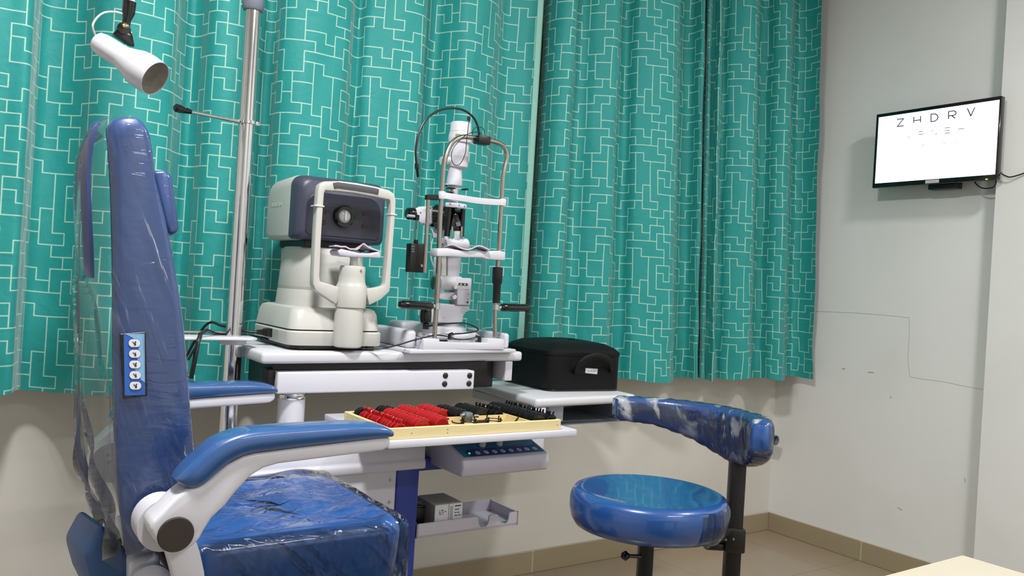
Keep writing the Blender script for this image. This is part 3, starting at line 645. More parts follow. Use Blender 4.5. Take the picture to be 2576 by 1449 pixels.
# sliding carriage
MX, MYc = S5(760, 900, 2.12).x, 2.12
b = MB(); b.box(MX - .105, MX + .085, 2.06, 2.25, ZT + .026, ZT + .046, .009, 3); b.lathe([(.082, .046), (.080, .060), (.070, .066), (.0001, .067)], (MX - .015, MYc + .02, ZT), n=36); b.build('carriage', WHITE, sl)
b = MB(); b.box(MX - .13, MX - .04, 2.16, 2.26, ZT + .040, ZT + .072, .012, 3); b.build('carriage_cover', WHITE, sl)
cvL = S5(745, 1180, 2.05)
b = MB(); b.box(cvL.x, cvL.x + .092, 2.04, 2.046, ZT + .012, ZT + .030); b.build('scale_window', GLASSY, sl)
b = MB()
for i in range(9): b.box(cvL.x + .012 + i * .008, cvL.x + .013 + i * .008, 2.0392, 2.0398, ZT + .02, ZT + (.027 if i % 2 else .024))
b.build('scale_marks', INK, sl)
b = MB(); b.box(cvL.x + .02, cvL.x + .112, 2.05, 2.10, ZT + .026, ZT + .052, .01, 3); b.build('foot_cover', WHITE, sl)
# joystick
jq = S5(402, 975, 2.06); 
b = MB(); b.lathe([(.0095, 0), (.0095, .016), (.006, .018)], (jq.x, 2.06, jq.z), n=20); b.lathe([(.006, .014), (.015, .020), (.0165, .035), (.0155, .055), (.012, .072), (.0001, .075)], (jq.x - .002, 2.06, jq.z), n=20); b.build('joystick', BLACKG, sl)
# pedestal
def pz(y): return S5(760, y, 2.10).z
b = MB(); b.lathe([(.060, pz(1020)), (.052, pz(985)), (.036, pz(965)), (.036, pz(880))], (MX, 2.12, 0), n=36); b.build('pedestal_neck', WHITE, sl)
ped = [(480, 870), (492, 640), (520, 540), (700, 548), (950, 572), (1140, 590), (1138, 672), (1100, 686), (1075, 690), (1035, 760), (1018, 876)]
b = MB(); b.prism([S5(x, y, 2.075) for x, y in ped], [S5(x, y, 2.075) + Vector((0, .075, 0)) for x, y in ped], .006, 3); b.build('pedestal', WHITE, sl)
b = MB(); b.cyl(S5(700, 780, 2.0735), S5(700, 780, 2.0735) + Vector((0, .002, 0)), .0015); b.build('pedestal_recess', WHITE2, sl)
# lower arms and scale box
b = MB(); b.cyl(S5(600, 215, 2.085), S5(960, 215, 2.095), .021, n=28); b.build('arm_barrel', WHITE, sl)
b = MB(); b.lathe([(.019, 0), (.020, .003), (.020, .012), (.016, .014), (.0001, .014)], S5(585, 205, 2.080), (-1, 0, 0), 24); b.build('round_knob', STEEL, sl)
b = MB(); b.prism([S5(x, y, 2.08) for x, y in ((620, 360), (930, 362), (930, 500), (700, 490), (612, 470))], [S5(x, y, 2.08) + Vector((0, .04, 0)) for x, y in ((620, 360), (930, 362), (930, 500), (700, 490), (612, 470))], .004, 2); b.build('lower_arm', WHITE, sl)
b = MB(); b.prism([S5(x, y, 2.08) for x, y in ((618, 270), (690, 275), (730, 378), (650, 378), (618, 340))], [S5(x, y, 2.08) + Vector((0, .03, 0)) for x, y in ((618, 270), (690, 275), (730, 378), (650, 378), (618, 340))], .003, 2); b.build('arm_hook', WHITE, sl)
for x, y, r in ((885, 275, .0078), (868, 440, .0078)):
    b = MB(); b.lathe([(r * .8, 0), (r, .003), (r, .010), (r * .75, .013), (.0001, .0135)], S5(x, y, 2.076), (-.35, -1, 0), 22); b.build('clamp_knob', CHROME, sl)
bx = [(925, 130), (1155, 130), (1168, 150), (1142, 580), (925, 572)]
b = MB(); b.prism([S5(x, y, 2.068) for x, y in bx], [S5(x, y, 2.068) + Vector((0, .05, 0)) for x, y in bx], .004, 3); sb = b.build('slit_control_box', WHITE, sl)
b = MB(); b.prism([S5(x, y, 2.0672) for x, y in ((945, 208), (1097, 214), (1096, 258), (945, 248))], [S5(x, y, 2.0685) for x, y in ((945, 208), (1097, 214), (1096, 258), (945, 248))]); sw = b.build('scale_window', M_('brown scale window', '4A3E36', .3), sb)
b = MB()
for x in (985, 1050): p = S5(x, 233, 2.0668); b.box(p.x - .0022, p.x + .0022, 2.0664, 2.067, p.z - .0022, p.z + .0022)
b.build('scale_digits', LABELW, sw)
b = MB()
for x, y in ((1110, 395), (1102, 480)): b.lathe([(.0001, .001), (.0022, .0008), (.0024, 0)], S5(x, y, 2.068), (0, -1, 0), 10)
b.box(*(lambda p: (p.x - .018, p.x + .002, 2.0672, 2.0682, p.z - .0004, p.z + .0004))(S5(1090, 320, 2.068))); b.build('screw', STEEL, sb)
p = S5(1095, 535, 2.0675); b = MB(); b.prism([(p.x - .004, 2.0672, p.z + .003), (p.x + .004, 2.0672, p.z + .003), (p.x, 2.0672, p.z - .004)], [(p.x - .004, 2.0682, p.z + .003), (p.x + .004, 2.0682, p.z + .003), (p.x, 2.0682, p.z - .004)]); b.build('pointer', INK, sb)
# upright behind the chin rest
up = [(600, 570), (695, 575), (690, 680), (672, 790), (500, 790), (505, 575)]
b = MB(); b.prism([S3(x, y, 2.10) for x, y in up], [S3(x, y, 2.10) + Vector((0, .04, 0)) for x, y in up], .005, 3); b.build('upright', WHITE, sl)
b = MB(); b.prism([S3(x, y, 2.095) for x, y in ((524, 565), (562, 568), (560, 740), (520, 738))], [S3(x, y, 2.11) for x, y in ((524, 565), (562, 568), (560, 740), (520, 738))], .002, 2); b.build('upright_rib', WHITE2, sl)
b = MB(); b.cyl(S3(572, 570, 2.097), S3(568, 735, 2.097), .0022, n=10); b.build('guide_rod', STEEL, sl)
b = MB(); b.cyl(S3(533, 465, 2.075), S3(728, 470, 2.085), .0195, n=28); b.prism([S3(x, y, 2.065) for x, y in ((545, 395), (575, 395), (580, 425), (620, 425), (620, 410), (648, 420), (710, 420), (705, 450), (545, 450))], [S3(x, y, 2.10) for x, y in ((545, 395), (575, 395), (580, 425), (620, 425), (620, 410), (648, 420), (710, 420), (705, 450), (545, 450))], .003, 2); b.build('tilt_joint', WHITE, sl)
b = MB(); b.lathe([(.0001, .001), (.0035, .001), (.0038, 0)], S3(530, 465, 2.071), (-1, -.2, 0), 12); b.build('joint_screw', DGREY, sl)
# mirror tower: black posts, mirror housing and glass prism
for x0_, x1_, y0_, y1_, r in ((587, 566, 150, 395, .0085), (706, 694, 158, 400, .0075)):
    b = MB(); b.cyl(S3(x0_, y0_, 2.075), S3(x1_, y1_, 2.075), r, n=14); b.build('mirror_post', BLACKG, sl)
b = MB(); b.prism([S3(x, y, 2.06) for x, y in ((630, 150), (690, 160), (685, 190), (640, 190))], [S3(x, y, 2.10) for x, y in ((630, 150), (690, 160), (685, 190), (640, 190))], .003, 2); b.build('lens_turret', BLACK, sl)
b = MB(); b.prism([S3(x, y, 2.065) for x, y in ((622, 195), (660, 195), (690, 290), (692, 350), (625, 350), (600, 310))], [S3(x, y, 2.10) for x, y in ((622, 195), (660, 195), (690, 290), (692, 350), (625, 350), (600, 310))], .004, 2); b.build('mirror_holder', BLACKG, sl)
b = MB(); b.prism([S3(x, y, 2.062) for x, y in ((642, 275), (680, 268), (690, 300), (652, 308))], [S3(x, y, 2.066) for x, y in ((642, 275), (680, 268), (690, 300), (652, 308))]); b.build('mirror', DGREY, sl)
for x0_, x1_ in ((606, 622), (688, 706)):
    b = MB(); b.prism([S3(x, y, 2.060) for x, y in ((x0_, 308), (x1_, 306), (x1_ - 2, 400), (x0_ - 4, 398))], [S3(x, y, 2.068) for x, y in ((x0_, 308), (x1_, 306), (x1_ - 2, 400), (x0_ - 4, 398))], .001, 1); b.build('mirror_fork', STEEL, sl)
b = MB(); b.prism([S3(x, y, 2.064) for x, y in ((632, 350), (684, 348), (680, 432), (630, 428))], [S3(x, y, 2.08) for x, y in ((632, 350), (684, 348), (680, 432), (630, 428))], .002, 1); b.build('prism', GLASSY, sl)
b = MB(); b.prism([S2(x, y, 2.06) for x, y in ((685, 1145), (780, 1148), (860, 1160), (915, 1170), (912, 1216), (850, 1210), (680, 1195))], [S2(x, y, 2.10) for x, y in ((685, 1145), (780, 1148), (860, 1160), (915, 1170), (912, 1216), (850, 1210), (680, 1195))], .004, 2); tb = b.build('tower_bracket', WHITE, sl)
b = MB()
for x, y in ((735, 1166), (832, 1176), (890, 1190)): b.lathe([(.0001, .001), (.0022, .0008), (.0024, 0)], S2(x, y, 2.06), (0, -1, 0), 10)
b.build('screw', DGREY, tb)
# lamp tower
def tz(y): return S2(850, y, 2.085).z
tx = lambda y: S2(851 - (y - 300) * .055, y, 2.085).x
cx_ = S2(838, 540, 2.085).x
pr = lambda L: [(w * .000272 / 2 * .97, tz(y)) for w, y in L]
b = MB(); b.lathe(pr([(0, 288), (150, 288), (222, 296), (232, 310), (240, 390), (262, 440), (266, 462), (266, 505), (258, 516)]), (cx_, 2.085, 0), n=40); b.build('lamp_cap', WHITE, sl)
b = MB(); b.lathe(pr([(236, 400), (243, 396), (245, 400), (246, 404), (240, 402)]), (cx_, 2.085, 0), n=40, caps=False); b.build('cap_groove', M_('soft grey groove', 'A9ABAE', .5), sl)
b = MB(); b.lathe(pr([(225, 512), (225, 655), (228, 657), (228, 660), (226, 662), (228, 745), (215, 775), (170, 790)]), (cx_ - .002, 2.085, 0), n=40); b.build('lamp_housing', WHITE, sl)
b = MB(); b.cyl(S2(640, 700, 2.085), S2(740, 700, 2.085), .0118, n=20); b.build('filter_knob', WHITE, sl)
b = MB(); b.lathe(pr([(150, 780), (158, 800), (160, 860), (176, 920), (178, 975), (150, 985)]), (cx_ - .008, 2.09, 0), n=36); ln = b.build('lens_barrel', WHITE, sl)
b = MB(); b.lathe(pr([(104, 980), (100, 1150)]), (cx_ - .009, 2.09, 0), n=28); b.build('lower_barrel', WHITE, sl)
b = MB(); b.lathe([(.0001, .012), (.0045, .011), (.005, 0)], S2(700, 960, 2.085), (-1, -.3, 0), 14); b.build('lever_tip', CHROME, sl)
for a_, b_ in (((700, 990), (770, 1005)), ((865, 1002), (908, 1016)), ((690, 1035), (745, 1050))):
    p, q = S2(*a_, 2.075), S2(*b_, 2.075); b = MB(); b.box(p.x, q.x, 2.06, 2.085, min(p.z, q.z) - .001, max(p.z, q.z) + .001, .0015, 1); b.build('aperture_lever', BLACK, sl)
b = MB(); p = S2(748, 458, 2.085); r0 = .0352
b.loft([[(cx_ + r0 * math.sin(a), 2.085 - r0 * math.cos(a), z_) for a in (-.95, -.8, -.65, -.5)] for z_ in (tz(438), tz(478))], caps=False, closed=False); b.build('warning_sticker', M_('grey gold sticker', '8F8A72', .5), sl)
def mark(cx0, y, w=3):
    b = MB(); p = S2(cx0, y, 2.0525)
    for i in range(w): b.box(p.x - .002 + i * .0018, p.x - .0012 + i * .0018, 2.062, 2.0625, p.z - .0035 + .0006 * i, p.z + .002 - .0004 * i)
    return b
# microscope
mY = 2.15
hs = [(340, 1225), (400, 1192), (500, 1188), (540, 1195), (548, 1215), (548, 1380), (470, 1398), (430, 1385), (380, 1340), (345, 1300)]
b = MB(); b.prism([S2(x, y, mY - .02) for x, y in hs], [S2(x, y, mY + .03) for x, y in hs], .006, 3); mb = b.build('prism_housing', WHITE, sl)
b = MB()
for x, y in ((418, 1258), (525, 1208), (450, 1375)): b.lathe([(.0001, .001), (.0025, .0008), (.0028, 0)], S2(x, y, mY - .02), (0, -1, 0), 10)
b.build('screw', DGREY, mb)
for yy, dz in ((mY - .01, 0), (mY + .06, .004)):
    p, q = S2(266, 1268, yy), S2(352, 1268, yy); ax_ = q - p
    b = MB(); b.lathe([(.0001, 0), (.013, .0005), (.0172, .004), (.0178, .010), (.0168, .0105), (.0178, .0115), (.0178, .016), (.0168, .0165), (.0175, .018), (.0165, ax_.length)], p, ax_, 28); b.build('eyepiece', BLACKG, sl)
b = MB(); b.cyl(S2(278, 1290, mY - .035), S2(352, 1298, mY - .032), .0045, n=12); b.build('side_lever', M_('pale grey plastic', 'A6ACB5', .4), sl)
b = MB(); p = S2(372, 1310, mY - .03); b.box(p.x - .006, p.x + .006, mY - .04, mY - .02, p.z - .008, p.z + .008, .002, 1); b.build('lever_block', BLACKG, sl)
b = MB(); b.tube([S2(545, 1300, mY), S2(580, 1300, mY), S2(600, 1300, mY - .01), S2(660, 1300, mY - .02), S2(690, 1305, mY - .02), S2(770, 1310, mY - .04), S2(810, 1315, mY - .04)], [.030, .033, .038, .032, .040, .037, .026], 28); b.build('objective_body', BLACKG, sl)
b = MB(); b.prism([S2(x, y, mY - .01) for x, y in ((560, 1205), (700, 1205), (690, 1240), (560, 1260))], [S2(x, y, mY + .02) for x, y in ((560, 1205), (700, 1205), (690, 1240), (560, 1260))], .003, 2); b.build('body_plate', WHITE, sl)
b = MB(); b.prism([S4(x, y, mY - .01) for x, y in ((545, 500), (640, 620), (720, 590), (880, 590), (860, 760), (720, 790), (640, 800), (620, 680))], [S4(x, y, mY + .03) for x, y in ((545, 500), (640, 620), (720, 590), (880, 590), (860, 760), (720, 790), (640, 800), (620, 680))], .004, 2); b.build('microscope_arm', WHITE, sl)
b = MB(); b.tube([S4(640, 800, mY), S4(605, 950, mY), S4(600, 1180, mY), S4(640, 1340, mY), S4(690, 1440, mY)], .0022, 8, smooth=5); b.build('focus_wire', WHITE2, sl)
# headrest frame: chrome hoop, forehead band, chin bar, sleeve and grips
hoop = [H5(545, 1130), H3(490, 760), H3(505, 300), H3(520, 60), H2(648, 1000), H2(655, 880), H2(666, 750), H2(692, 640), H2(732, 545), H2(790, 478), H2(860, 447), H2(930, 446), H2(1000, 460), H2(1080, 472), H2(1180, 488), H2(1255, 510), H2(1310, 550), H2(1340, 620), H2(1338, 690), H2(1318, 780), H2(1302, 860), H2(1294, 960), H2(1288, 1100), H2(1272, 1400), H3(1020, 500), H3(1005, 700), H3(985, 1050), H5(1548, 1135)]
b = MB(); b.tube(hoop, .0068, 14, smooth=5); b.build('chrome_hoop', STEEL, sl)
band = [H2(648, 1072) + Vector((0, -.004, 0)), H2(720, 1090) + Vector((0, -.012, 0)), H2(850, 1108) + Vector((0, -.010, 0)), H2(1000, 1128) + Vector((0, -.004, 0)), H2(1150, 1142) + Vector((0, -.004, 0)), H2(1295, 1150) + Vector((0, -.006, 0))]
bp_ = spline(band, 5); b = MB()
b.loft([[(p.x + o0[0], p.y + o0[1], p.z + o0[2]) for o0 in ((0, -.006, -.0085), (0, -.007, 0), (0, -.006, .0085), (0, .006, .0085), (0, .006, -.0085))] for p in bp_])
for p in (band[0], band[-1]): b.lathe([(.0001, -.0115), (.0095, -.0105), (.0105, -.008), (.0105, .008), (.0095, .0105), (.0001, .0115)], p + Vector((0, .004, 0)), n=20)
fb = b.build('forehead_band', WHITE, sl)
b = MB()
for x, y in ((660, 1072), (1298, 1148)): b.lathe([(.0001, .001), (.0022, .0008), (.0024, 0)], H2(x, y) + Vector((0, -.011, 0)), (0, -1, 0), 10)
b.build('screw', DGREY, fb)
c1 = [(455, 500), (540, 497), (600, 508), (660, 515), (890, 525), (980, 520), (1048, 530), (1045, 605), (890, 595), (840, 580), (700, 578), (590, 568), (455, 570)]
b = MB(); b.prism([H3(x, y) + Vector((0, -.018, 0)) for x, y in c1], [H3(x, y) + Vector((0, .022, 0)) for x, y in c1], .004, 2); b.build('chin_bar', WHITE, sl)
b = MB(); b.cyl(H3(1018, 520), H3(1016, 512), .0105); b.build('chin_collar', CHROME, sl)
b = MB(); b.lathe([(.0001, 0), (.0145, .001), (.0150, .012), (.0150, .045), (.0115, .052), (.0112, .105), (.0001, .106)], H3(1008, 660), (H3(994, 985) - H3(1008, 660)), 24); b.build('height_sleeve', BLACK, sl)
for e0, e1 in (((440, 1000), (148, 985)), ((1032, 1012), (1275, 1015))):
    p, q = H3(*e0), H3(*e1); d = q - p; Lg = d.length
    b = MB(); b.lathe([(.0001, 0), (.0085, .001), (.0125, .008), (.0118, Lg * .3), (.0112, Lg * .7), (.0112, Lg * .9), (.008, Lg * .98), (.0001, Lg)], p, d, 24); b.build('hand_grip', BLACKG, sl)
b = MB(); b.cyl(H3(425, 1000), H3(480, 1003), .006, n=12); b.cyl(H3(478, 975) , H3(476, 1025), .0092, n=18); b.build('grip_clamp', CHROME, sl)
b = MB(); b.cyl(H3(1000, 1012), H3(1036, 1012), .006, n=12); b.cyl(H3(992, 988), H3(989, 1030), .0100, n=18); b.build('grip_clamp', CHROME, sl)
# target rod and battery box on the left
b = MB(); b.prism([H2(x, y) + Vector((0, -.002, 0)) for x, y in ((486, 1062), (612, 1062), (612, 1122), (484, 1118))], [H2(x, y) + Vector((0, .014, 0)) for x, y in ((486, 1062), (612, 1062), (612, 1122), (484, 1118))], .002, 1); b.build('side_bracket', BLACK, sl)
b = MB(); b.cyl(H3(406, 78), H3(374, 712), .0052, n=14); b.build('side_rod', STEEL, sl)
# flexible fixation light
fx = [(1030, 440), (1022, 370), (1005, 310), (975, 250), (930, 205), (880, 172), (820, 150), (740, 141), (660, 150), (590, 172), (530, 205), (480, 245), (435, 300), (400, 370), (372, 450), (355, 540), (350, 620), (355, 690), (362, 740)]
b = MB(); b.tube([H2(x, y) + Vector((0, -.008, 0)) for x, y in fx], .0031, 10, smooth=4); b.build('fixation_arm', BLACK, sl)
b = MB(); b.lathe([(.0058, 0), (.006, .012), (.0038, .015), (.0034, .034), (.002, .036), (.0001, .036)], H2(360, 735) + Vector((0, -.008, 0)), H2(374, 870) - H2(360, 735), 16); b.build('fixation_tip', BLACKG, sl)
b = MB(); p, q = H2(1000, 475), H2(1122, 490); b.box(p.x, q.x, 1.962, 1.995, H2(1060, 530).z, H2(1060, 440).z, .003, 2); b.build('fixation_clamp', BLACK, sl)
b = MB(); b.tube([H2(x, y) + Vector((0, -.014, 0)) for x, y in ((912, 260), (900, 350), (885, 480), (878, 560), (868, 630), (832, 715), (790, 752), (745, 740), (722, 690), (724, 620), (748, 560), (800, 500), (860, 440), (930, 408), (1000, 400), (1045, 420))], .0011, 6, smooth=4)
b.tube([H2(x, y) + Vector((0, -.014, 0)) for x, y in ((944, 430), (948, 390), (975, 352), (1010, 340), (1050, 355), (1074, 395), (1068, 430))], .0010, 6, smooth=4)
p = H2(908, 258) + Vector((0, -.014, 0)); b.box(p.x - .0045, p.x + .0045, p.y - .003, p.y + .003, p.z - .005, p.z + .006, .001, 1); b.build('thin_lead', BLACK, sl)
# battery box hung on a wire
bb = thing('power_pack', 'small black power pack hanging on a wire left of the slit lamp rod', 'power pack', S3(312, 700, 1.99))
b = MB(); b.prism([S3(x, y, 1.99) for x, y in ((256, 455), (384, 458), (374, 712), (244, 705))], [S3(x, y, 1.99) + Vector((0, .028, 0)) for x, y in ((256, 455), (384, 458), (374, 712), (244, 705))], .002, 2); b.build('case', BLACK, bb)
b = MB(); p = S3(298, 440, 2.0); b.lathe([(.0055, 0), (.0062, .004), (.0062, .009), (.004, .010)], (p.x, 2.0, S3(298, 456, 2.0).z), n=14); b.build('cable_gland', BLACK, bb)
b = MB(); b.tube([S3(298, 428, 2.0), S3(303, 330, 2.0), S3(307, 265, 2.02)], .0011, 6); b.build('wire', STEEL, bb)
b = MB(); b.lathe([(.0001, .004), (.004, .0035), (.0048, 0)], S3(342, 650, 1.9895), (0, -1, 0), 14); b.build('dial', STEEL, bb)
b = MB()
for y in (484, 506, 526): p = S3(272, y, 1.9895); b.box(p.x - .0042, p.x + .0042, 1.989, 1.9897, p.z - .0011, p.z + .0011)
b.build('panel_marks', DGREY, bb)
papers('chin_paper', 'pale lilac chin paper lying wavy on the slit lamp chin bar', [H3(x, y) for x, y in ((545, 502), (600, 508), (660, 514), (720, 520), (800, 522), (888, 525))], 1.955, 2.0, lambda t: .010 * math.exp(-((t - .15) / .2) ** 2) + .012 * math.exp(-((t - .8) / .13) ** 2) + .001)
# cables on the table
t = thing('table_cable', 'thin black cable with plugs trailing from the slit lamp base across the table', 'cable', (1.0, 1.97, ZT))
b = MB(); b.tube([at(912, 878, Y=1.985), at(960, 876, Y=1.955), at(1000, 868, Y=1.955), at(1040, 856, Y=1.96), at(1075, 847, Y=1.955), at(1100, 843, Y=1.985), at(1125, 846, Y=1.998)], .0022, 8, smooth=6)
b.tube([at(1130, 847, Y=1.998), at(1148, 853, Y=2.0), at(1170, 854, Y=2.0), at(1196, 849, Y=2.0)], .0018, 8, smooth=5)
b.tube([at(1134, 841, Y=2.0), at(1180, 837, Y=2.02), at(1203, 830, Y=2.06), at(1190, 820, Y=2.06), at(1165, 813, Y=2.05), at(1130, 814, Y=2.03), at(1095, 817, Y=2.03), at(1072, 822, Y=2.05)], .0022, 8, smooth=6); b.build('cord', BLACK, t)
for x, y, dx in ((1131, 845, 8), (1206, 852, -9)):
    b = MB(); p = at(x, y, Y=2.0); q = at(x + dx, y - 4, Y=2.0); b.cyl(p + Vector((0, 0, -.009)), p + Vector((0, 0, .006)), .0055, n=12); b.cyl(p + Vector((0, 0, .004)), q + Vector((0, 0, .002)), .0042, n=12); b.build('plug', BLACKG, t)
t = thing('looped_cable', 'thick black cable looped over the pole bracket beside the chair back', 'cable', (.35, 2.05, .75))
b = MB(); b.tube([at(480, 952, Y=2.02), at(489, 910, Y=2.02), at(498, 860, Y=2.025), at(505, 840, Y=2.04), at(520, 831, Y=2.07), at(540, 839, Y=2.12), at(570, 842, Y=2.14), at(620, 843, Y=2.16), at(665, 850, Y=2.17), at(700, 862, Y=2.16)], [.0055, .0055, .0055, .005, .0045, .004, .0032, .003, .0028, .0026], 10); b.build('cord', BLACK, t)
b = MB(); b.tube([at(473, 906, Y=2.02), at(487, 882, Y=2.02), at(497, 866, Y=2.02)], .0028, 8); b.build('tie_end', BLACK, t)

# ------------------------------------------------------------------ black case on the wing shelf
ZW = .7755
cs = thing('carrying_case', 'black soft carrying case with front handle on the white side shelf', 'case', (1.74, 2.2, ZW))
ca = [Vector((1.596, 2.085, 0)), Vector((1.880, 2.055, 0)), Vector((1.895, 2.345, 0)), Vector((1.60, 2.36, 0))]
def shr(q, k):
    c = sum(q, Vector()) / 4; return [c + (p - c) * k for p in q]
def rquad(q, z, r=.035, n=5):
    P = []
    for i in range(4):
        a, c, d = q[i - 1], q[i], q[(i + 1) % 4]; u = (a - c).normalized(); v = (d - c).normalized()
        for k in range(n + 1):
            t = k / n; P.append(((c + u * r * (1 - t) ** 2 + v * r * t ** 2).x, (c + u * r * (1 - t) ** 2 + v * r * t ** 2).y, z))
    return P
b = MB(); b.loft([rquad(shr(ca, .97), ZW), rquad(ca, ZW + .008), rquad(ca, ZW + .118)]); b.build('case_body', BLACKC, cs)
b = MB(); b.loft([rquad(shr(ca, 1.012), ZW + .116), rquad(shr(ca, 1.015), ZW + .120), rquad(shr(ca, 1.012), ZW + .128), rquad(shr(ca, .93), ZW + .140), rquad(shr(ca, .75), ZW + .154), rquad(shr(ca, .4), ZW + .162), rquad(shr(ca, .08), ZW + .163)]); b.build('lid', BLACKC, cs)
b = MB(); b.loft([rquad(shr(ca, 1.006), ZW + .001, ), rquad(shr(ca, 1.008), ZW + .0035), rquad(shr(ca, 1.002), ZW + .006)], caps=False); b.build('piping', BLACKG, cs)
def K(x, y, Y=2.045): return at(1240 + x * .19324, 800 + y * .19324, Y=Y)
b = MB(); hp = [K(1065, 720, 2.072), K(1085, 670, 2.052), K(1130, 600, 2.044), K(1210, 535, 2.04), K(1330, 498, 2.036), K(1430, 510, 2.034), K(1510, 560, 2.036), K(1545, 640, 2.044), K(1535, 720, 2.066)]
PP = spline(hp, 5)
rings = []
for i, p in enumerate(PP):
    tn = (PP[min(i + 1, len(PP) - 1)] - PP[max(i - 1, 0)]).normalized(); nn = Vector((-tn.z, 0, tn.x))
    w = .0075 + .0035 * math.sin(PI * i / (len(PP) - 1)); dd = Vector((0, .0055, 0))
    rings.append([p + nn * w - dd * .5, p + nn * w * .6 - dd, p - nn * w * .6 - dd, p - nn * w - dd * .5, p - nn * w + dd * .5, p + nn * w + dd * .5])
b.loft(rings); b.build('handle', BLACKC, cs)
b = MB(); q = [K(x, y, 2.066) for x, y in ((1060, 700), (1120, 655), (1480, 650), (1530, 690), (1510, 735), (1110, 738))]; b.prism(q, [p + Vector((0, .008, 0)) for p in q], .002, 1); b.build('handle_plate', BLACKC, cs)
b = MB(); q = [K(x, y, 2.063) for x, y in ((1212, 652), (1366, 662), (1357, 732), (1205, 716))]; b.prism(q, [p + Vector((0, .0035, 0)) for p in q]); lb = b.build('name_label', LABELW, cs)
b = MB()
for i in range(11):
    x = 1228 + i * 10.5; p = K(x, 690 + .5 * i, 2.0626); h = .0016 + .0009 * ((i * 7) % 3); b.obox((p.x, 2.0627, p.z), (.0004, 0, .0002), (0, .0002, 0), (.0006, 0, h), 0)
b.build('lettering', INK, lb)
b = MB(); p = K(1425, 686, 2.065); b.lathe([(.0001, .0014), (.002, .001), (.0024, 0)], p, (0, -1, 0), 10); b.build('rivet', STEEL, cs)

# ------------------------------------------------------------------ trial lens tray, lenses and trial frame
ZL = .7596
tx0, tx1, ty0, ty1, tzt = .788, 1.256, 1.580, 1.816, .7845
tt = thing('trial_lens_tray', 'open pine wood tray holding rows of red and black trial lenses', 'tray', (1.02, 1.7, ZL))
w = .009
for n_, bx_ in (('tray_wall', (tx0, tx1, ty0, ty0 + w)), ('tray_wall', (tx0, tx1, ty1 - w, ty1)), ('tray_wall', (tx0, tx0 + w, ty0 + w, ty1 - w)), ('tray_wall', (tx1 - w, tx1, ty0 + w, ty1 - w))):
    MB().box(bx_[0], bx_[1], bx_[2], bx_[3], ZL, tzt, .0012, 1).build(n_, PINE, tt)
MB().box(tx0 + w, tx1 - w, ty0 + w, ty1 - w, ZL, ZL + .004).build('tray_floor', PLY, tt)
MB().box(.962, 1.172, 1.690, 1.694, ZL + .004, tzt - .002).build('divider', PINE, tt)
MB().box(.962, .966, ty0 + w, 1.690, ZL + .004, tzt - .004).build('divider', PINE, tt)
MB().box(1.168, 1.172, ty0 + w, ty1 - w, ZL + .004, tzt - .001).build('divider', PINE, tt)
b = MB()
for x, z in ((.845, .772), (.935, .776), (.935, .768), (1.245, .772)): b.lathe([(.0001, .0006), (.0012, .0005), (.0013, 0)], (x, ty0, z), (0, -1, 0), 8)
b.build('nail', DGREY, tt)
def lens_mesh(m, r, tab):
    b = MB(); zc = r
    b.lathe([(r - .0035, -.0008), (r - .0022, -.0016), (r - .0004, -.0012), (r, 0), (r - .0004, .0012), (r - .0022, .0016), (r - .0035, .0008)], (0, 0, r), (0, 1, 0), 26)
    if tab: b.box(-.0028, .0028, -.0011, .0011, 2 * r - .001, 2 * r + .009, .0009, 1)
    else: b.obox((r * .80, 0, r * 1.80), (.0028, 0, 0), (0, .0011, 0), (0, 0, .003), .0008, 1)
    return b
def lens_row(x, ys, m, r, tab, label, group, jit=.0, lean=.16):
    src = None
    for i, y in enumerate(ys):
        if src is None:
            o = lens_mesh(m, r, tab).build('trial_lens', m, None, smooth=40, origin=(0, 0, 0)); src = o
        else:
            o = src.copy(); COL.objects.link(o)
        o.location = (x + random.uniform(-jit, jit), y, ZL + .0042)
        o.rotation_euler = (lean + random.uniform(-.015, .015), random.uniform(-.05, .05) if not tab else random.uniform(-.12, .12), 0)
        tag(o, label, 'lens', group)
def fr(a, c, d=.0066):
    n = int(abs(c - a) / d); return [a - (a - c) * i / n for i in range(n + 1)]
YB = ty1 - w - .004; YFn = ty0 + w + .008
lens_row(.822, fr(YB, YB - .020), BLKL, .0165, False, 'black trial lens at the back of the leftmost row in the wooden tray', 'black lenses behind the leftmost red row', .001)
lens_row(.822, fr(YB - .028, YFn), RED, .0145, True, 'red rimmed trial lens in the leftmost row of the wooden tray', 'red lenses in the leftmost row', .002)
lens_row(.876, fr(YB, YB - .030), BLKL, .0180, False, 'black trial lens behind the long red row second from left', 'black lenses behind the second row')
lens_row(.876, fr(YB - .038, YFn), RED, .0178, False, 'red rimmed trial lens in the long second row from the left', 'red lenses in the second row')
lens_row(.930, fr(YB, YFn + .006), RED, .0180, False, 'red rimmed trial lens in the third row, left of the divider', 'red lenses in the third row')
lens_row(.986, fr(YB, 1.705), RED, .0178, False, 'red rimmed trial lens in the short row behind the trial frame', 'red lenses in the short fourth row')
lens_row(1.040, fr(YB, 1.703), BLKL, .0165, False, 'black trial lens in the short row beside the last red row', 'black lenses in the short fifth row')
lens_row(1.096, fr(YB, 1.702), BLKL, .0178, False, 'black trial lens in the short row behind the trial frame right side', 'black lenses in the short sixth row')
lens_row(1.150, fr(YB, 1.703, .009), BLKL, .0140, True, 'small black trial lens with tab in the narrow row left of the divider', 'small black lenses by the right divider', .002)
lens_row(1.198, fr(YB, YFn), BLKL, .0178, False, 'black trial lens in the long row right of the divider', 'black lenses in the long right row')
lens_row(1.236, fr(YB, YFn, .0085), BLKL, .0160, True, 'black trial lens with upright tab along the right tray wall', 'black lenses along the right wall', .0015)
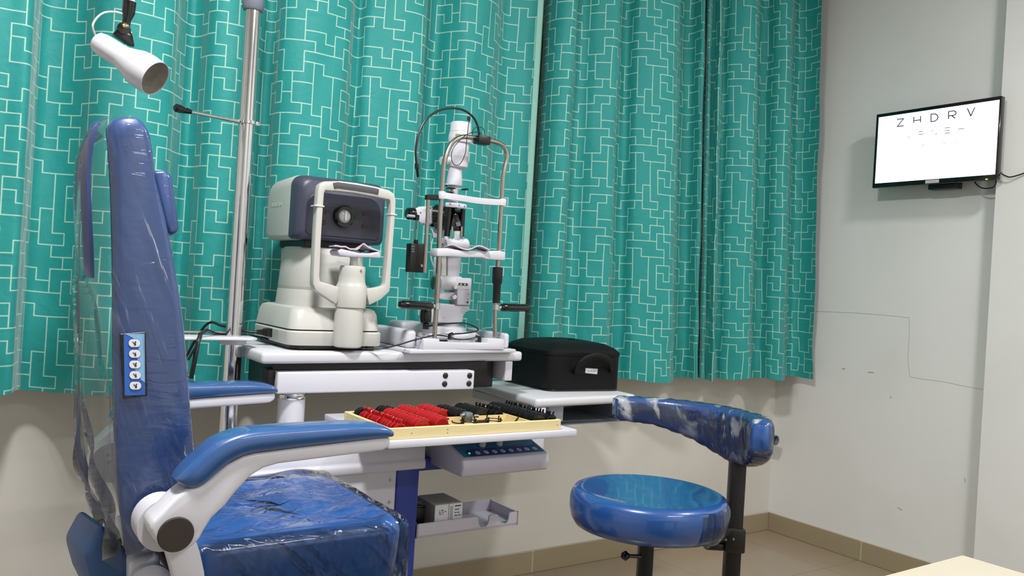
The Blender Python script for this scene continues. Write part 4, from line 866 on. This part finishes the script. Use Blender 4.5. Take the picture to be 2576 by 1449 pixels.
# trial frame
tf = thing('trial_spectacles', 'dark metal trial frame with lens holders lying in the tray compartment', 'trial frame', (1.06, 1.64, ZL + .004))
def T3(x, y, Y): return at(1100 + x * .12422, 990 + y * .12422, Y=Y)
z0_ = ZL + .0045
for cx0, side in ((1.030, 0), (1.100, 1)):
    for k, (m_, rr_, hh) in enumerate(((BROWN, .021, .002), (BLKL, .0205, .009), (BROWN, .021, .015))):
        b = MB(); b.lathe([(rr_ - .004, 0), (rr_ - .003, .002), (rr_, .002), (rr_ + .001, .001), (rr_, 0)], (cx0, 1.645, z0_ + hh), n=28, caps=False); b.build('lens_ring', m_, tf)
    for a in (20, 110, 200, 290):
        b = MB(); b.cyl((cx0 + .0205 * math.cos(math.radians(a)), 1.645 + .0205 * math.sin(math.radians(a)), z0_), (cx0 + .0205 * math.cos(math.radians(a)), 1.645 + .0205 * math.sin(math.radians(a)), z0_ + .024), .0017, n=8); b.build('lens_clip', BLKL, tf)
b = MB(); b.box(1.048, 1.082, 1.640, 1.652, z0_ + .010, z0_ + .016, .0015, 1); b.build('bridge_bar', BROWN, tf)
b = MB(); b.box(1.026, 1.046, 1.652, 1.672, z0_ + .012, z0_ + .034, .003, 2); b.lathe([(.005, 0), (.005, .016)], (1.018, 1.662, z0_ + .026), (1, 0, .2), 14); b.build('adjuster', M_('dull nickel', '8E9BA0', .3, metal=.8), tf)
b = MB(); b.lathe([(.0045, 0), (.0045, .012)], (1.052, 1.660, z0_ + .024), (1, 0, 0), 14); b.build('nose_screw', STEEL, tf)
b = MB(); b.tube([(1.008, 1.640, z0_ + .012), (.990, 1.632, z0_ + .014), (.975, 1.628, z0_ + .018), (.972, 1.626, z0_ + .022)], .0016, 8); b.build('temple_arm', BROWN, tf)
b = MB(); b.tube([(1.05, 1.605, z0_ + .002), (1.10, 1.602, z0_ + .003), (1.128, 1.612, z0_ + .008), (1.152, 1.620, z0_ + .018)], .0014, 8); b.tube([(1.146, 1.618, z0_ + .015), (1.155, 1.6215, z0_ + .021), (1.158, 1.626, z0_ + .021)], .0024, 8); b.build('temple_arm', BROWN, tf)
# ------------------------------------------------------------------ examination chair (faces the right wall)
ch = thing('examination_chair', 'blue examination chair wrapped in clear plastic film with white armrests, left foreground', 'chair', (.42, 1.58, FZ))
NY = 1.385
bo = [(262, 318), (276, 297), (300, 288), (334, 287), (356, 300), (372, 328), (380, 370), (388, 444), (413, 543), (434, 638), (450, 732), (461, 811), (471, 916), (478, 1010), (486, 1100), (492, 1190), (478, 1300), (440, 1372), (405, 1392), (314, 1408), (303, 1336), (291, 1241), (284, 1127), (280, 1002), (279, 837), (277, 627), (273, 470), (267, 370)]
near = [at(x, y, Y=NY) for x, y in bo]
off = Vector((.068, .40, 0))
cen = sum(near, Vector()) / len(near)
def scl(P, k, d):
    return [Vector((cen.x + (p.x - cen.x) * k, p.y, cen.z + (p.z - cen.z) * (1 - (1 - k) * .22))) + d for p in P]
b = MB()
b.loft([scl(near, .70, Vector((0, .000, 0))), scl(near, .90, Vector((.002, .003, 0))), scl(near, .97, Vector((.003, .010, 0))), scl(near, 1.0, Vector((.005, .024, 0))), scl(near, 1.02, off * .5), scl(near, 1.0, off - Vector((.005, .024, 0))), scl(near, .95, off - Vector((.003, .008, 0))), scl(near, .75, off)])
br = b.build('backrest', BLUEV, ch, smooth=60)
hp_ = [(384, 430), (418, 427), (432, 443), (440, 500), (450, 574), (444, 590), (424, 591), (414, 560)]
hn = [at(x, y, Y=1.50) for x, y in hp_]
b = MB(); b.prism(hn, [p + Vector((.03, .18, 0)) for p in hn], .012, 3); b.build('head_cushion', BLUEV, ch)
# strap flap hanging behind the back
fl = [(252, 305), (240, 311), (230, 325), (220, 365), (212, 440), (215, 545), (219, 625), (221, 698)]
b = MB(); cl = spline([at(x, y, Y=1.58) for x, y in fl], 4); n = len(cl)
b.loft([[p + Vector((-.001, -.040, 0)), p + Vector((-.005, 0, 0)), p + Vector((-.001, .045, 0)), p + Vector((.006, .045, 0)), p + Vector((.001, 0, 0)), p + Vector((.005, -.040, 0))] for i, p in enumerate(cl)])
b.build('strap_flap', BLUED, ch)
# loose film over the back
def lerpt(tab, v):
    for (a, fa), (c, fc) in zip(tab, tab[1:]):
        if v <= c: return fa + (fc - fa) * max(0, (v - a)) / (c - a)
    return tab[-1][1]
rear = [(288, 290), (297, 276), (318, 264), (370, 265), (470, 271), (627, 275), (837, 277), (1002, 278), (1127, 282), (1241, 289), (1336, 301), (1408, 312)]
left = [(288, 268), (310, 240), (340, 218), (375, 206), (430, 200), (520, 193), (700, 187), (850, 182), (1000, 178), (1100, 180), (1180, 186), (1260, 196), (1330, 214), (1420, 235)]
front = [(288, 340), (300, 358), (328, 374), (370, 382), (444, 390), (543, 415), (732, 452), (916, 473), (1100, 488), (1190, 494), (1300, 480), (1408, 410)]
lv = []; random.seed(3)
ys = [288 + (1404 - 288) * (i / 60) for i in range(61)]
for i, y in enumerate(ys):
    N2 = at(lerpt(rear, y) - 3, y, Y=NY - .004); N1 = at(lerpt(front, y) + 2, y, Y=NY - .004)
    Fp = at(lerpt(left, y), y, Y=1.66); Fp.z = N2.z
    F2 = Vector((N1.x + .06, 1.79, N2.z)); row = [N1, N1.lerp(N2, .5) + Vector((0, -.003, 0)), N2]
    low = max(0, (y - 1000) / 400)
    for k in range(1, 9):
        t = k / 8; p = N2.lerp(Fp, t)
        wv = -.022 * math.sin(PI * min(1, t * 1.1)) * max(0, min(1, (760 - y) / 120)) + .006 * (1 if y > 700 else .35) * math.sin(9 * t + .012 * y) + .005 * (1 if y > 700 else .2) * math.sin(23 * t - .008 * y) + low * .014 * math.sin(13 * t + .02 * y)
        row.append(p + Vector((wv * (1 if k < 8 else .4), 0, 0)))
    for k in range(1, 2): row.append(Fp.lerp(F2, k / 8) + Vector((-.015 * math.sin(PI * k / 4), .01 * math.sin(PI * k / 4), 0)))
    if i == 60:
        row = [p + Vector((0, 0, -.03 + .035 * random.random())) if 2 <= j <= 11 else p for j, p in enumerate(row)]
    lv.append(row)
b = MB(); b.loft([r_[2:] for r_ in lv], caps=False, closed=False); b.build('plastic_cover', FILM, ch, smooth=80)['label'] = 'loose clear plastic cover hanging behind the backrest'
b = MB(); b.loft([r_[:3] for r_ in lv], caps=False, closed=False); b.build('plastic_cover', FILMS, ch, smooth=80)['label'] = 'clear plastic film on the side of the backrest'
# button pad on the side of the back
YP = NY - .001
fq = [(302, 840), (367, 835), (371, 996), (311, 1004)]
b = MB(); q = [at(x, y, Y=YP - .004) for x, y in fq]; b.prism(q, [p + Vector((0, .012, 0)) for p in q], .001, 1); bp = b.build('button_pad', BLACK, ch)
def BP(x, y): return at(280 + x * .1381, 820 + y * .1381, Y=YP - .0052)
b = MB(); q = [BP(x, y) for x, y in ((225, 150), (605, 140), (618, 1255), (245, 1268))]; b.prism(q, [p + Vector((0, .001, 0)) for p in q]); b.build('pad_face', BLUEM, bp)
b = MB(); q = [BP(x, y) - Vector((0, .0003, 0)) for x, y in ((265, 150), (604, 141), (614, 1030), (545, 985), (430, 800), (500, 500), (490, 300), (390, 215))]; b.prism(q, [p + Vector((0, .001, 0)) for p in q]); b.build('pad_face', BLUEL, bp)['label'] = 'light blue area of the pad face'
for i, (x, y) in enumerate(((420, 312), (426, 505), (430, 700), (434, 893), (437, 1086))):
    def caps_(rx, ry): return [(x + (rx - ry) * (1 if math.cos(a) > 0 else -1) + ry * math.cos(a), y + ry * math.sin(a)) for a in [(k + .5) * PI / 14 for k in range(28)]]
    ring_ = caps_(106, 71); ring2 = caps_(113, 78)
    b = MB(); q = [BP(*p) - Vector((0, .0012, 0)) for p in ring_]; b.prism(q, [p + Vector((0, .0018, 0)) for p in q]); o = b.build('button', LABELW, bp)
    b = MB(); q = [BP(*p) - Vector((0, .0006, 0)) for p in ring2]; b.prism(q, [p + Vector((0, .0008, 0)) for p in q]); b.build('button_rim', BLUEN, bp)
    b = MB()
    def st(x0, y0, x1, y1, w_=7):
        d = Vector((x1 - x0, y1 - y0)); nn = Vector((-d.y, d.x)).normalized() * w_
        q = [BP(x + x0 + nn.x, y + y0 + nn.y), BP(x + x1 + nn.x, y + y1 + nn.y), BP(x + x1 - nn.x, y + y1 - nn.y), BP(x + x0 - nn.x, y + y0 - nn.y)]
        b.prism([p - Vector((0, .0016, 0)) for p in q], [p - Vector((0, .0011, 0)) for p in q])
    st(-35, -25, -5, 5); st(-5, 5, 20, 0); st(10, -25, 18, 30); st(-10, 32, 28, 32); st(0, 15, 25, 18)
    if i % 2 == 0: st(18, -35, 24, -15, 9)
    b.build('button_icon', INK, o)
# armrests
AY0, AY1 = 1.262, 1.318
def A7(x, y, Y=AY0): return at(140 + x * .3789, 900 + y * .3789, Y=Y)
wp = [(860, 880), (960, 860), (1040, 800), (1140, 715), (1250, 655), (1330, 635), (1600, 600), (2225, 526), (2226, 585), (2180, 618), (2000, 640), (1480, 706), (1380, 735), (1300, 785), (1200, 890), (1130, 980), (1040, 1065), (985, 1150), (960, 1200), (920, 1245), (860, 1285), (790, 1300), (720, 1270), (650, 1205), (625, 1140), (640, 1090), (700, 1035), (790, 940)]
pads = [((806, 822), (868, 876)), ((862, 752), (944, 872)), ((930, 685), (1012, 836)), ((1030, 595), (1085, 768)), ((1130, 535), (1172, 698)), ((1270, 490), (1292, 648)), ((1480, 468), (1482, 620)), ((1700, 455), (1702, 592)), ((1950, 443), (1952, 563)), ((2100, 444), (2102, 545)), ((2190, 457), (2192, 535)), ((2232, 478), (2230, 529)), ((2254, 503), (2248, 524))]
def armrest(dv, nm):
    q = [A7(*p) + dv for p in wp]
    b = MB(); b.prism(q, [p + Vector((0, AY1 - AY0, 0)) for p in q], .006, 3); fr_ = b.build('arm_frame', WHITE, ch)
    b = MB(); W_ = AY1 - AY0; rings = []; np_ = len(pads); n_ = 20
    T_ = spline([A7(*p[0]) for p in pads], 4); B_ = spline([A7(*p[1]) for p in pads], 4)
    for i, (t_, o_) in enumerate(zip(T_, B_)):
        e = min(i, len(T_) - 1 - i) / 7; wk = 1 if e >= 1 else .55 + .45 * math.sqrt(1 - (1 - e) ** 2)
        c_ = (t_ + o_) / 2 + dv; hv = (t_ - o_) / 2; ring = []
        for q_ in range(n_):
            th = 2 * PI * q_ / n_; cx, sx = math.cos(th), math.sin(th)
            sy_ = (abs(cx) ** .55) * (1 if cx >= 0 else -1) * (W_ / 2 + .006) * wk; sz_ = (abs(sx) ** .55) * (1 if sx >= 0 else -1)
            ring.append(c_ + hv * sz_ + Vector((0, W_ / 2 + sy_, 0)))
        rings.append(ring)
    b.loft(rings); b.build('arm_pad', BLUEA, ch, smooth=60)
    c = A7(797, 1172) + dv
    return c
c = armrest(Vector((0, 0, 0)), 'near'); far = armrest(Vector((0, .60, -.008)), 'far')
b = MB(); b.lathe([(.0001, .004), (.0245, .004), (.0258, .002), (.0258, 0)], c, (0, -1, 0), 36); b.build('pivot_cap', BROWNDISC, ch)
b = MB(); b.lathe([(.040, 0), (.040, .05)], c + Vector((-.003, AY1 - AY0, -.002)), (0, 1, 0), 36); b.build('pivot_hub', WHITE, ch)
b = MB(); b.lathe([(.040, 0), (.040, .05)], far + Vector((-.003, -.05, -.002)), (0, 1, 0), 36); b.build('pivot_hub', WHITE, ch)
def A6(x, y, Y): return at(140 + x * .1857, 1180 + y * .1857, Y=Y)
sp = [(1480, 1060), (1880, 900), (1960, 1130), (2020, 1400), (2060, 1900), (1700, 1900), (1590, 1440), (1540, 1260)]
for dy in (0, .545):
    b = MB(); q = [A6(x, y, 1.285) + Vector((0, dy, 0)) for x, y in sp]; b.prism(q, [p + Vector((0, .03, 0)) for p in q], .004, 2); b.build('side_plate', WHITE, ch)
b = MB(); q = [A6(x, y, 1.44) for x, y in ((990, 1245), (1420, 1150), (1430, 1800), (990, 1800))]; b.prism(q, [p + Vector((.02, .28, 0)) for p in q], .01, 3); b.build('recline_cover', WHITE, ch)
b = MB(); b.lathe([(.035, 0), (.035, .012), (.03, .015), (.0001, .015)], A6(1260, 1560, 1.437), (0, -1, 0), 28); b.build('recline_hub', WHITE, ch)
q = [A6(x, y, 1.60) for x, y in ((98, 905), (310, 515), (520, 700), (940, 1230), (960, 1700), (420, 1700), (200, 1260))]
b = MB(); b.prism([p + Vector((.02, -.12, 0)) for p in q], q, .012, 3); b.build('rear_shell', BLUESH, ch)
# seat cushion
def seat_ring(z, k, r=.05, bul=0):
    return rrect(.335 + k, .716 - k, 1.335 + k, 1.733 - k, max(.012, r - k * .4), z, 8)
b = MB(); b.loft([seat_ring(.515, .02), seat_ring(.525, .004), seat_ring(.60, -.002), seat_ring(.640, -.004), seat_ring(.653, .000), seat_ring(.661, .009), seat_ring(.662, .020), seat_ring(.657, .035), seat_ring(.653, .07, .06), seat_ring(.656, .12, .08), seat_ring(.658, .17, .1)])
se = b.build('seat', BLUEC, ch, smooth=70)
# clinging film on the seat with deep creases
bm_ = MB(); nx_, ny_ = 60, 60; G = []
for j in range(ny_ + 1):
    r_ = []
    for i in range(nx_ + 1):
        x = .33 + (.722 - .33) * i / nx_; y = 1.332 + (1.736 - 1.332) * j / ny_
        ridge = .016 * math.exp(-((x - .58 - (y - 1.5) * .25) / .05) ** 2) * math.exp(-((y - 1.62) / .14) ** 2)
        edge = min(x - .33, .722 - x, y - 1.332, 1.736 - y)
        z = .671 - .004 * min(1, edge / .05) - .02 * max(0, 1 - edge / .014) ** 2 + ridge
        z += min(1, edge / .05) * (.0035 * math.sin(38 * x + 20 * y) * math.sin(17 * y - 9 * x) + .0022 * math.sin(70 * x - 55 * y + 3 * math.sin(20 * y)))
        r_.append(bm_.bm.verts.new((x, y, z)))
    G.append(r_)
for j in range(ny_):
    for i in range(nx_): bm_.bm.faces.new((G[j][i], G[j][i + 1], G[j + 1][i + 1], G[j + 1][i]))
bm_.build('seat_film', FILM2, ch, smooth=80)['label'] = 'clear creased plastic film over the seat'
b = MB()
b.loft([[(.36 + (.718 - .36) * i / 40, 1.3295 - .003 * abs(math.sin(i * .9 + j)) - .002 * math.sin(i * 2.3 + j * 1.7), .656 - j * .03) for i in range(41)] + [(.7195 + .0008 * math.sin(i * 2 + j), 1.335 + .395 * i / 20, .656 - j * .03) for i in range(21)] for j in range(6)], caps=False, closed=False); b.build('seat_film', FILM2, ch, smooth=80)['label'] = 'clear plastic film on the seat side'
b = MB(); b.box(.34, .69, 1.37, 1.70, .455, .515, .01); b.build('seat_frame', WHITE, ch)
b = MB(); b.lathe([(.11, 0), (.11, .22), (.09, .23), (.09, .42)], (.50, 1.56, .04), n=36); b.build('pedestal', WHITE, ch)
b = MB(); b.box(.2, .8, 1.34, 1.75, FZ, .05, .02); b.build('base', BLUESH, ch)

# ------------------------------------------------------------------ stool
SC = Vector((1.346, 1.355, 0))
stl = thing('doctor_stool', 'round blue stool with curved arm support on black posts, right of the unit', 'stool', (SC.x, SC.y, FZ))
b = MB(); b.lathe([(.0001, .575), (.155, .573), (.168, .577), (.176, .590), (.1805, .612), (.1798, .634), (.1765, .6455), (.1695, .6535), (.160, .6556), (.150, .6550), (.138, .6536), (.10, .6520), (.0001, .6512)], SC, n=72); b.build('seat', BLUES, stl, smooth=70)
b = MB(); ring_ = []
for zz, rr in ((.568, .166), (.574, .172), (.590, .1785), (.612, .1825), (.634, .1815), (.648, .176)):
    ring_.append([(SC.x + (rr + .0012 * math.sin(13 * a + 40 * zz) + .0008 * math.sin(29 * a)) * math.cos(a), SC.y + (rr + .0012 * math.sin(13 * a + 40 * zz)) * math.sin(a), zz + (.003 * math.sin(9 * a) if zz < .57 else 0)) for a in [math.radians(-95 + 110 * k / 40) for k in range(41)]])
b.loft(ring_, caps=False, closed=False); b.build('seat_film', FILM4, stl, smooth=80)['label'] = 'clear plastic film around the seat edge'
b = MB(); b.box(SC.x - .0165, SC.x + .0165, SC.y - .0165, SC.y + .0165, .16, .573, .003, 2, yaw=-HEAD); b.build('seat_post', BLACK, stl)
r_ = Vector((1656, 1363, 0)).normalized()
SP = r_ * 2.035; SP = Vector((SP.x, SP.y, 0))
b = MB(); b.box(SP.x - .0175, SP.x + .0175, SP.y - .0175, SP.y + .0175, .30, .76, .003, 2, yaw=-HEAD); b.build('support_post', BLACK, stl)
zb_ = at(1850, 1388, X=SP.x).z; zt_ = at(1850, 1326, X=SP.x).z
b = MB(); b.box(SP.x - .024, SP.x + .024, SP.y - .024, SP.y + .024, zb_, zt_, .005, 2, yaw=-HEAD)
d_ = (SC - SP); m_ = (SC + SP) / 2; b.obox(Vector((m_.x, m_.y, .556)), d_ * .5, Vector((-d_.y, d_.x, 0)).normalized() * .018, Vector((0, 0, .009)), .004, 2); sq = Vector((SP.x, SP.y, zb_ + .010)) - RT * .045; b.obox(sq, RT * .025, FW * .016, Vector((0, 0, .009)), .006, 2); b.build('post_bracket', BLACK, stl)
for dx, dz in ((-.012, .012), (.006, .014)):
    p = Vector((SP.x, SP.y, zb_ + .02)) + RT * (dx - .012) - FW * .0245 + Vector((0, 0, dz)); b = MB(); b.lathe([(.0001, .001), (.0025, .0008), (.003, 0)], p, -FW, 10); b.build('bolt', STEEL, stl)
# curved arm support
a0, a1 = -54, 70; rings = []; NS = 40
BOT = [(-54, .768), (-40, .737), (-28, .720), (-14, .714), (0, .726), (20, .750), (45, .773), (70, .779)]
for i in range(NS + 1):
    t = i / NS; ad = a0 + (a1 - a0) * t; a = math.radians(ad); u = Vector((math.cos(a), math.sin(a), 0))
    zt2 = .842 - .004 * t; zb2 = lerpt(BOT, ad); hgt = zt2 - zb2; wd = .0285
    endk = 1.0; e = min(t, 1 - t) * (a1 - a0) * PI / 180 * .24
    if e < .02: endk = math.sqrt(max(0.02, 1 - ((.02 - e) / .02) ** 2)) * .4 + .6
    c = SC + u * .236; ring = []; n_ = 20
    for q in range(n_):
        th = 2 * PI * q / n_; cx, sx = math.cos(th), math.sin(th)
        px_ = (abs(cx) ** .5) * (1 if cx >= 0 else -1) * wd * endk; pz_ = (abs(sx) ** .5) * (1 if sx >= 0 else -1) * hgt / 2 * (endk * .5 + .5)
        ring.append((c.x + u.x * px_, c.y + u.y * px_, zt2 - hgt / 2 + pz_))
    rings.append(ring)
b = MB(); b.loft(rings); b.build('arm_support', BLUES, stl, smooth=60)
fr2 = []
for i, ring in enumerate(rings):
    cx = sum(p[0] for p in ring) / len(ring); cy = sum(p[1] for p in ring) / len(ring); cz = sum(p[2] for p in ring) / len(ring)
    fr2.append([(cx + (p[0] - cx) * 1.05 + .0015 * math.sin(i * 1.9 + q), cy + (p[1] - cy) * 1.05 + .0015 * math.sin(i * 1.3 + q * 2), cz + (p[2] - cz) * 1.035 + .0012 * math.sin(i * 2.1 + q * .7)) for q, p in enumerate(ring)])
b = MB(); b.loft(fr2, caps=False); b.build('support_film', FILM3, stl, smooth=80)['label'] = 'crumpled clear film around the arm support'
p0 = at(1610, 1400, Y=SC.y - .01); p1 = at(1573, 1398, Y=SC.y - .01)
b = MB(); b.cyl(p0, p1, .0045, n=12); b.lathe([(.0001, -.008), (.008, -.006), (.0108, 0), (.008, .006), (.0001, .008)], p1, (p1 - p0), 18); b.build('height_lever', BLACKG, stl)
b = MB(); b.lathe([(.028, 0), (.028, .14), (.02, .15)], (SC.x, SC.y, .02), n=24)
for k in range(5):
    a = 2 * PI * k / 5 + .3; b.tube([(SC.x, SC.y, .06), (SC.x + .27 * math.cos(a), SC.y + .27 * math.sin(a), .035)], [.022, .014], 10); b.lathe([(.0001, 0), (.022, .004), (.022, .040), (.012, .048)], (SC.x + .27 * math.cos(a), SC.y + .27 * math.sin(a), FZ), n=16)
b.build('star_base', BLACK, stl)

# ------------------------------------------------------------------ wall screen
TVX = 3.30
def V(x, y, X=TVX): return at(2160 + x * .22081, 200 + y * .22081, X=X)
tv = thing('wall_screen', 'black framed wall screen showing white eye chart with letters, on the right wall', 'television', V(890, 1200))
yl = (V(185, 405).y + V(170, 1235).y) / 2; yr = (V(1632, 178).y + V(1575, 1140).y) / 2
zt = (V(185, 405).z + V(1632, 178).z) / 2; zb = (V(170, 1235).z + V(1575, 1140).z) / 2
b = MB(); b.box(TVX, TVX + .03, yr, yl, zb, zt, .003, 2); b.box(TVX + .03, TVX + .045, yr + .06, yl - .06, zb + .04, zt - .06, .006, 2); b.build('screen_frame', BLACKG, tv)
sl_, sr_ = (V(215, 440).y + V(203, 1187).y) / 2, (V(1590, 228).y + V(1572, 1075).y) / 2
stp, sbt = (V(215, 440).z + V(1590, 228).z) / 2, (V(203, 1187).z + V(1572, 1075).z) / 2
b = MB(); b.box(TVX - .0006, TVX + .001, sr_, sl_, sbt, stp); sc_ = b.build('screen', SCREEN, tv)
def strokes(name, m, segs, w=.0040):
    b = MB()
    for pts in segs:
        P = [V(x, y, TVX - .0009) for x, y in pts]
        for p, q in zip(P, P[1:]):
            d = (q - p); L_ = d.length; d.normalize(); nn = Vector((0, -d.z, d.y))
            b.obox((p + q) / 2, d * (L_ / 2 + w * .35), nn * w * .5, Vector((.0002, 0, 0)))
    return b.build(name, m, sc_)
strokes('letter_z', SCRINK, [[(440, 454), (512, 446), (440, 535), (512, 527)]])
strokes('letter_h', SCRINK, [[(628, 428), (628, 492)], [(705, 418), (705, 484)], [(628, 470), (705, 459)]])
strokes('letter_d', SCRINK, [[(825, 396), (825, 480), (868, 474), (893, 456), (905, 430), (895, 405), (872, 391), (825, 396)]])
strokes('letter_r', SCRINK, [[(1025, 447), (1025, 366), (1085, 357), (1105, 365), (1110, 385), (1100, 400), (1080, 408), (1025, 415)], [(1060, 411), (1098, 441)]])
strokes('letter_v', SCRINK, [[(1241, 333), (1278, 415), (1322, 321)]])
strokes('chart_marks', SCRINK2, [[(686, 596), (733, 589)], [(686, 627), (735, 619)], [(835, 580), (841, 588)], [(880, 616), (886, 623)], [(985, 553), (1040, 546)], [(985, 583), (1040, 577)], [(985, 613), (1040, 607)], [(1140, 566), (1200, 557)], [(566, 660), (572, 653)]], .0034)
strokes('small_chart_marks', SCRINK2, [[(600, 793), (608, 792)], [(626, 743), (630, 741)], [(715, 753), (750, 749)], [(963, 722), (998, 720)], [(1093, 709), (1104, 707)]], .0020)
p, q = V(762, 1140), V(915, 1172)
b = MB(); b.box(TVX - .0008, TVX, q.y, p.y, V(840, 1180).z, V(840, 1143).z, .0002, 1); lg = b.build('name_plate', M_('pale name plate', 'C9BEBC', .4), tv)
b = MB()
for i in range(4):
    pp = V(805 + i * 22, 1160 - i * 1.2, TVX - .0009); b.box(TVX - .0011, TVX - .0007, pp.y - .0022, pp.y + .0022, pp.z - .0016, pp.z - .0006); b.box(TVX - .0011, TVX - .0007, pp.y - .0022, pp.y - .0012, pp.z - .0016, pp.z + .002)
b.build('plate_lettering', M_('plate letter grey', '8D8488', .5), lg)
b = MB(); pp = V(1457, 1136, TVX - .001); b.box(TVX - .0012, TVX, pp.y - .004, pp.y + .004, pp.z - .0018, pp.z + .0018); b.build('power_light', M_('lime indicator', '7CFF20', .4, emit='7CFF20', estr=2.5), tv)
b = MB(); b.box(TVX + .03, WX - .001, (yl + yr) / 2 - .05, (yl + yr) / 2 + .05, zb + .05, zb + .15, .003); b.box(TVX + .035, TVX + .08, (yl + yr) / 2 - .09, (yl + yr) / 2 + .03, zb - .018, zb + .06, .004); b.build('wall_mount', BLACK, tv)
t = thing('screen_cable', 'black cable drooping from the right edge of the wall screen', 'cable', V(1740, 1110))
b = MB(); b.tube([V(1545, 960, TVX + .036), V(1590, 1010, TVX + .036), V(1625, 1068, TVX + .036), V(1680, 1100, TVX + .038), V(1740, 1110, TVX + .04), V(1884, 1068, TVX + .046), V(2100, 985, TVX + .051), V(2500, 960, TVX + .0525), V(3200, 1000, TVX + .0525), V(3600, 1300, TVX + .0525), V(3650, 2400, TVX + .0525), V(3650, 5600, TVX + .0525)], .0026, 8, smooth=5); b.build('cord', BLACK, t)
t = thing('screen_cable', 'black cable loop hanging below the green light of the wall screen', 'cable', V(1450, 1240))
b = MB(); b.tube([V(1300, 1130, TVX + .035), V(1330, 1180, TVX + .035), V(1380, 1225, TVX + .035), V(1450, 1242, TVX + .035), V(1530, 1228, TVX + .035), V(1562, 1190, TVX + .035), V(1570, 1120, TVX + .035)], .0026, 8, smooth=5); b.build('cord', BLACK, t)

# ------------------------------------------------------------------ pipe stub in the corner
pc = at(1952, 1108, Y=2.50); 
t = thing('pipe_stub', 'short grey pipe stub sticking out of the wall beside the stool', 'pipe', (pc.x, 2.55, pc.z))
b = MB(); b.lathe([(.0250, 0), (.0250, WY - 2.50), (.0220, WY - 2.50), (.0220, 0)], (pc.x, WY, pc.z), (0, -1, 0), 28, caps=False); b.build('pipe', PIPEG, t)
b = MB(); b.lathe([(.0222, .03), (.0001, .03)], (pc.x, WY, pc.z), (0, -1, 0), 24, caps=False); b.build('plug', BLACK, t)  # black disc standing in for the shade inside the open pipe

# ------------------------------------------------------------------ desk corner
dk = thing('desk', 'cream topped desk whose corner shows in the lower right', 'desk', (.85, .1, FZ))
dc = at(2420, 1395, Z=.75)
MB().box(dc.x - .75, dc.x, dc.y - 1.3, dc.y, .722, .75, .003, 2).build('desk_top', CREAM, dk)
b = MB(); b.box(dc.x - .73, dc.x - .71, dc.y - 1.25, dc.y - .05, FZ, .722); b.build('desk_panel', CREAM, dk)
b = MB(); b.box(dc.x - .08, dc.x - .06, dc.y - 1.25, dc.y - .12, FZ, .722); b.build('desk_panel', CREAM, dk)

# ------------------------------------------------------------------ light
def area(name, loc, size, power, col=(1, 1, 1), rot=(0, 0, 0), sy=None):
    l = bpy.data.lights.new(name, 'AREA'); l.shape = 'RECTANGLE' if sy else 'DISK'; l.size = size
    if sy: l.size_y = sy
    l.energy = power; l.color = col
    o = bpy.data.objects.new(name, l); COL.objects.link(o); o.location = loc; o.rotation_euler = rot
    return o
area('ceiling_lamp', (.25, .95, CZ - .02), .30, 68, (1.0, .985, .97))
area('added_fill', (1.3, -1.2, CZ - .02), 1.2, 28, (1.0, .985, .97), sy=.12)  # added fill light, no real fixture behind it
area('added_wall_fill', (2.3, .3, CZ - .02), .3, 38, (1.0, .98, .95))  # added light to brighten the right wall, no fixture known there
wd = bpy.data.worlds.new('World'); S.world = wd; wd.use_nodes = True
wd.node_tree.nodes['Background'].inputs[0].default_value = (.8, .85, .9, 1); wd.node_tree.nodes['Background'].inputs[1].default_value = .05

# ------------------------------------------------------------------ camera
cd = bpy.data.cameras.new('Camera'); cam = bpy.data.objects.new('Camera', cd); COL.objects.link(cam)
cd.sensor_fit = 'HORIZONTAL'; cd.sensor_width = 36; cd.lens = F / 2576 * 36; cd.clip_start = .05
cu = UP * CR - RT * SR; cx_v = RT * CR + UP * SR; cz_v = -FW
m = Matrix((cx_v, cu, cz_v)).transposed().to_4x4(); m.translation = CAM; cam.matrix_world = m
S.camera = cam
S.view_settings.view_transform = 'Standard'; S.view_settings.look = 'None'; S.view_settings.gamma = 1; S.view_settings.use_curve_mapping = False
S.view_settings.exposure = 0.0
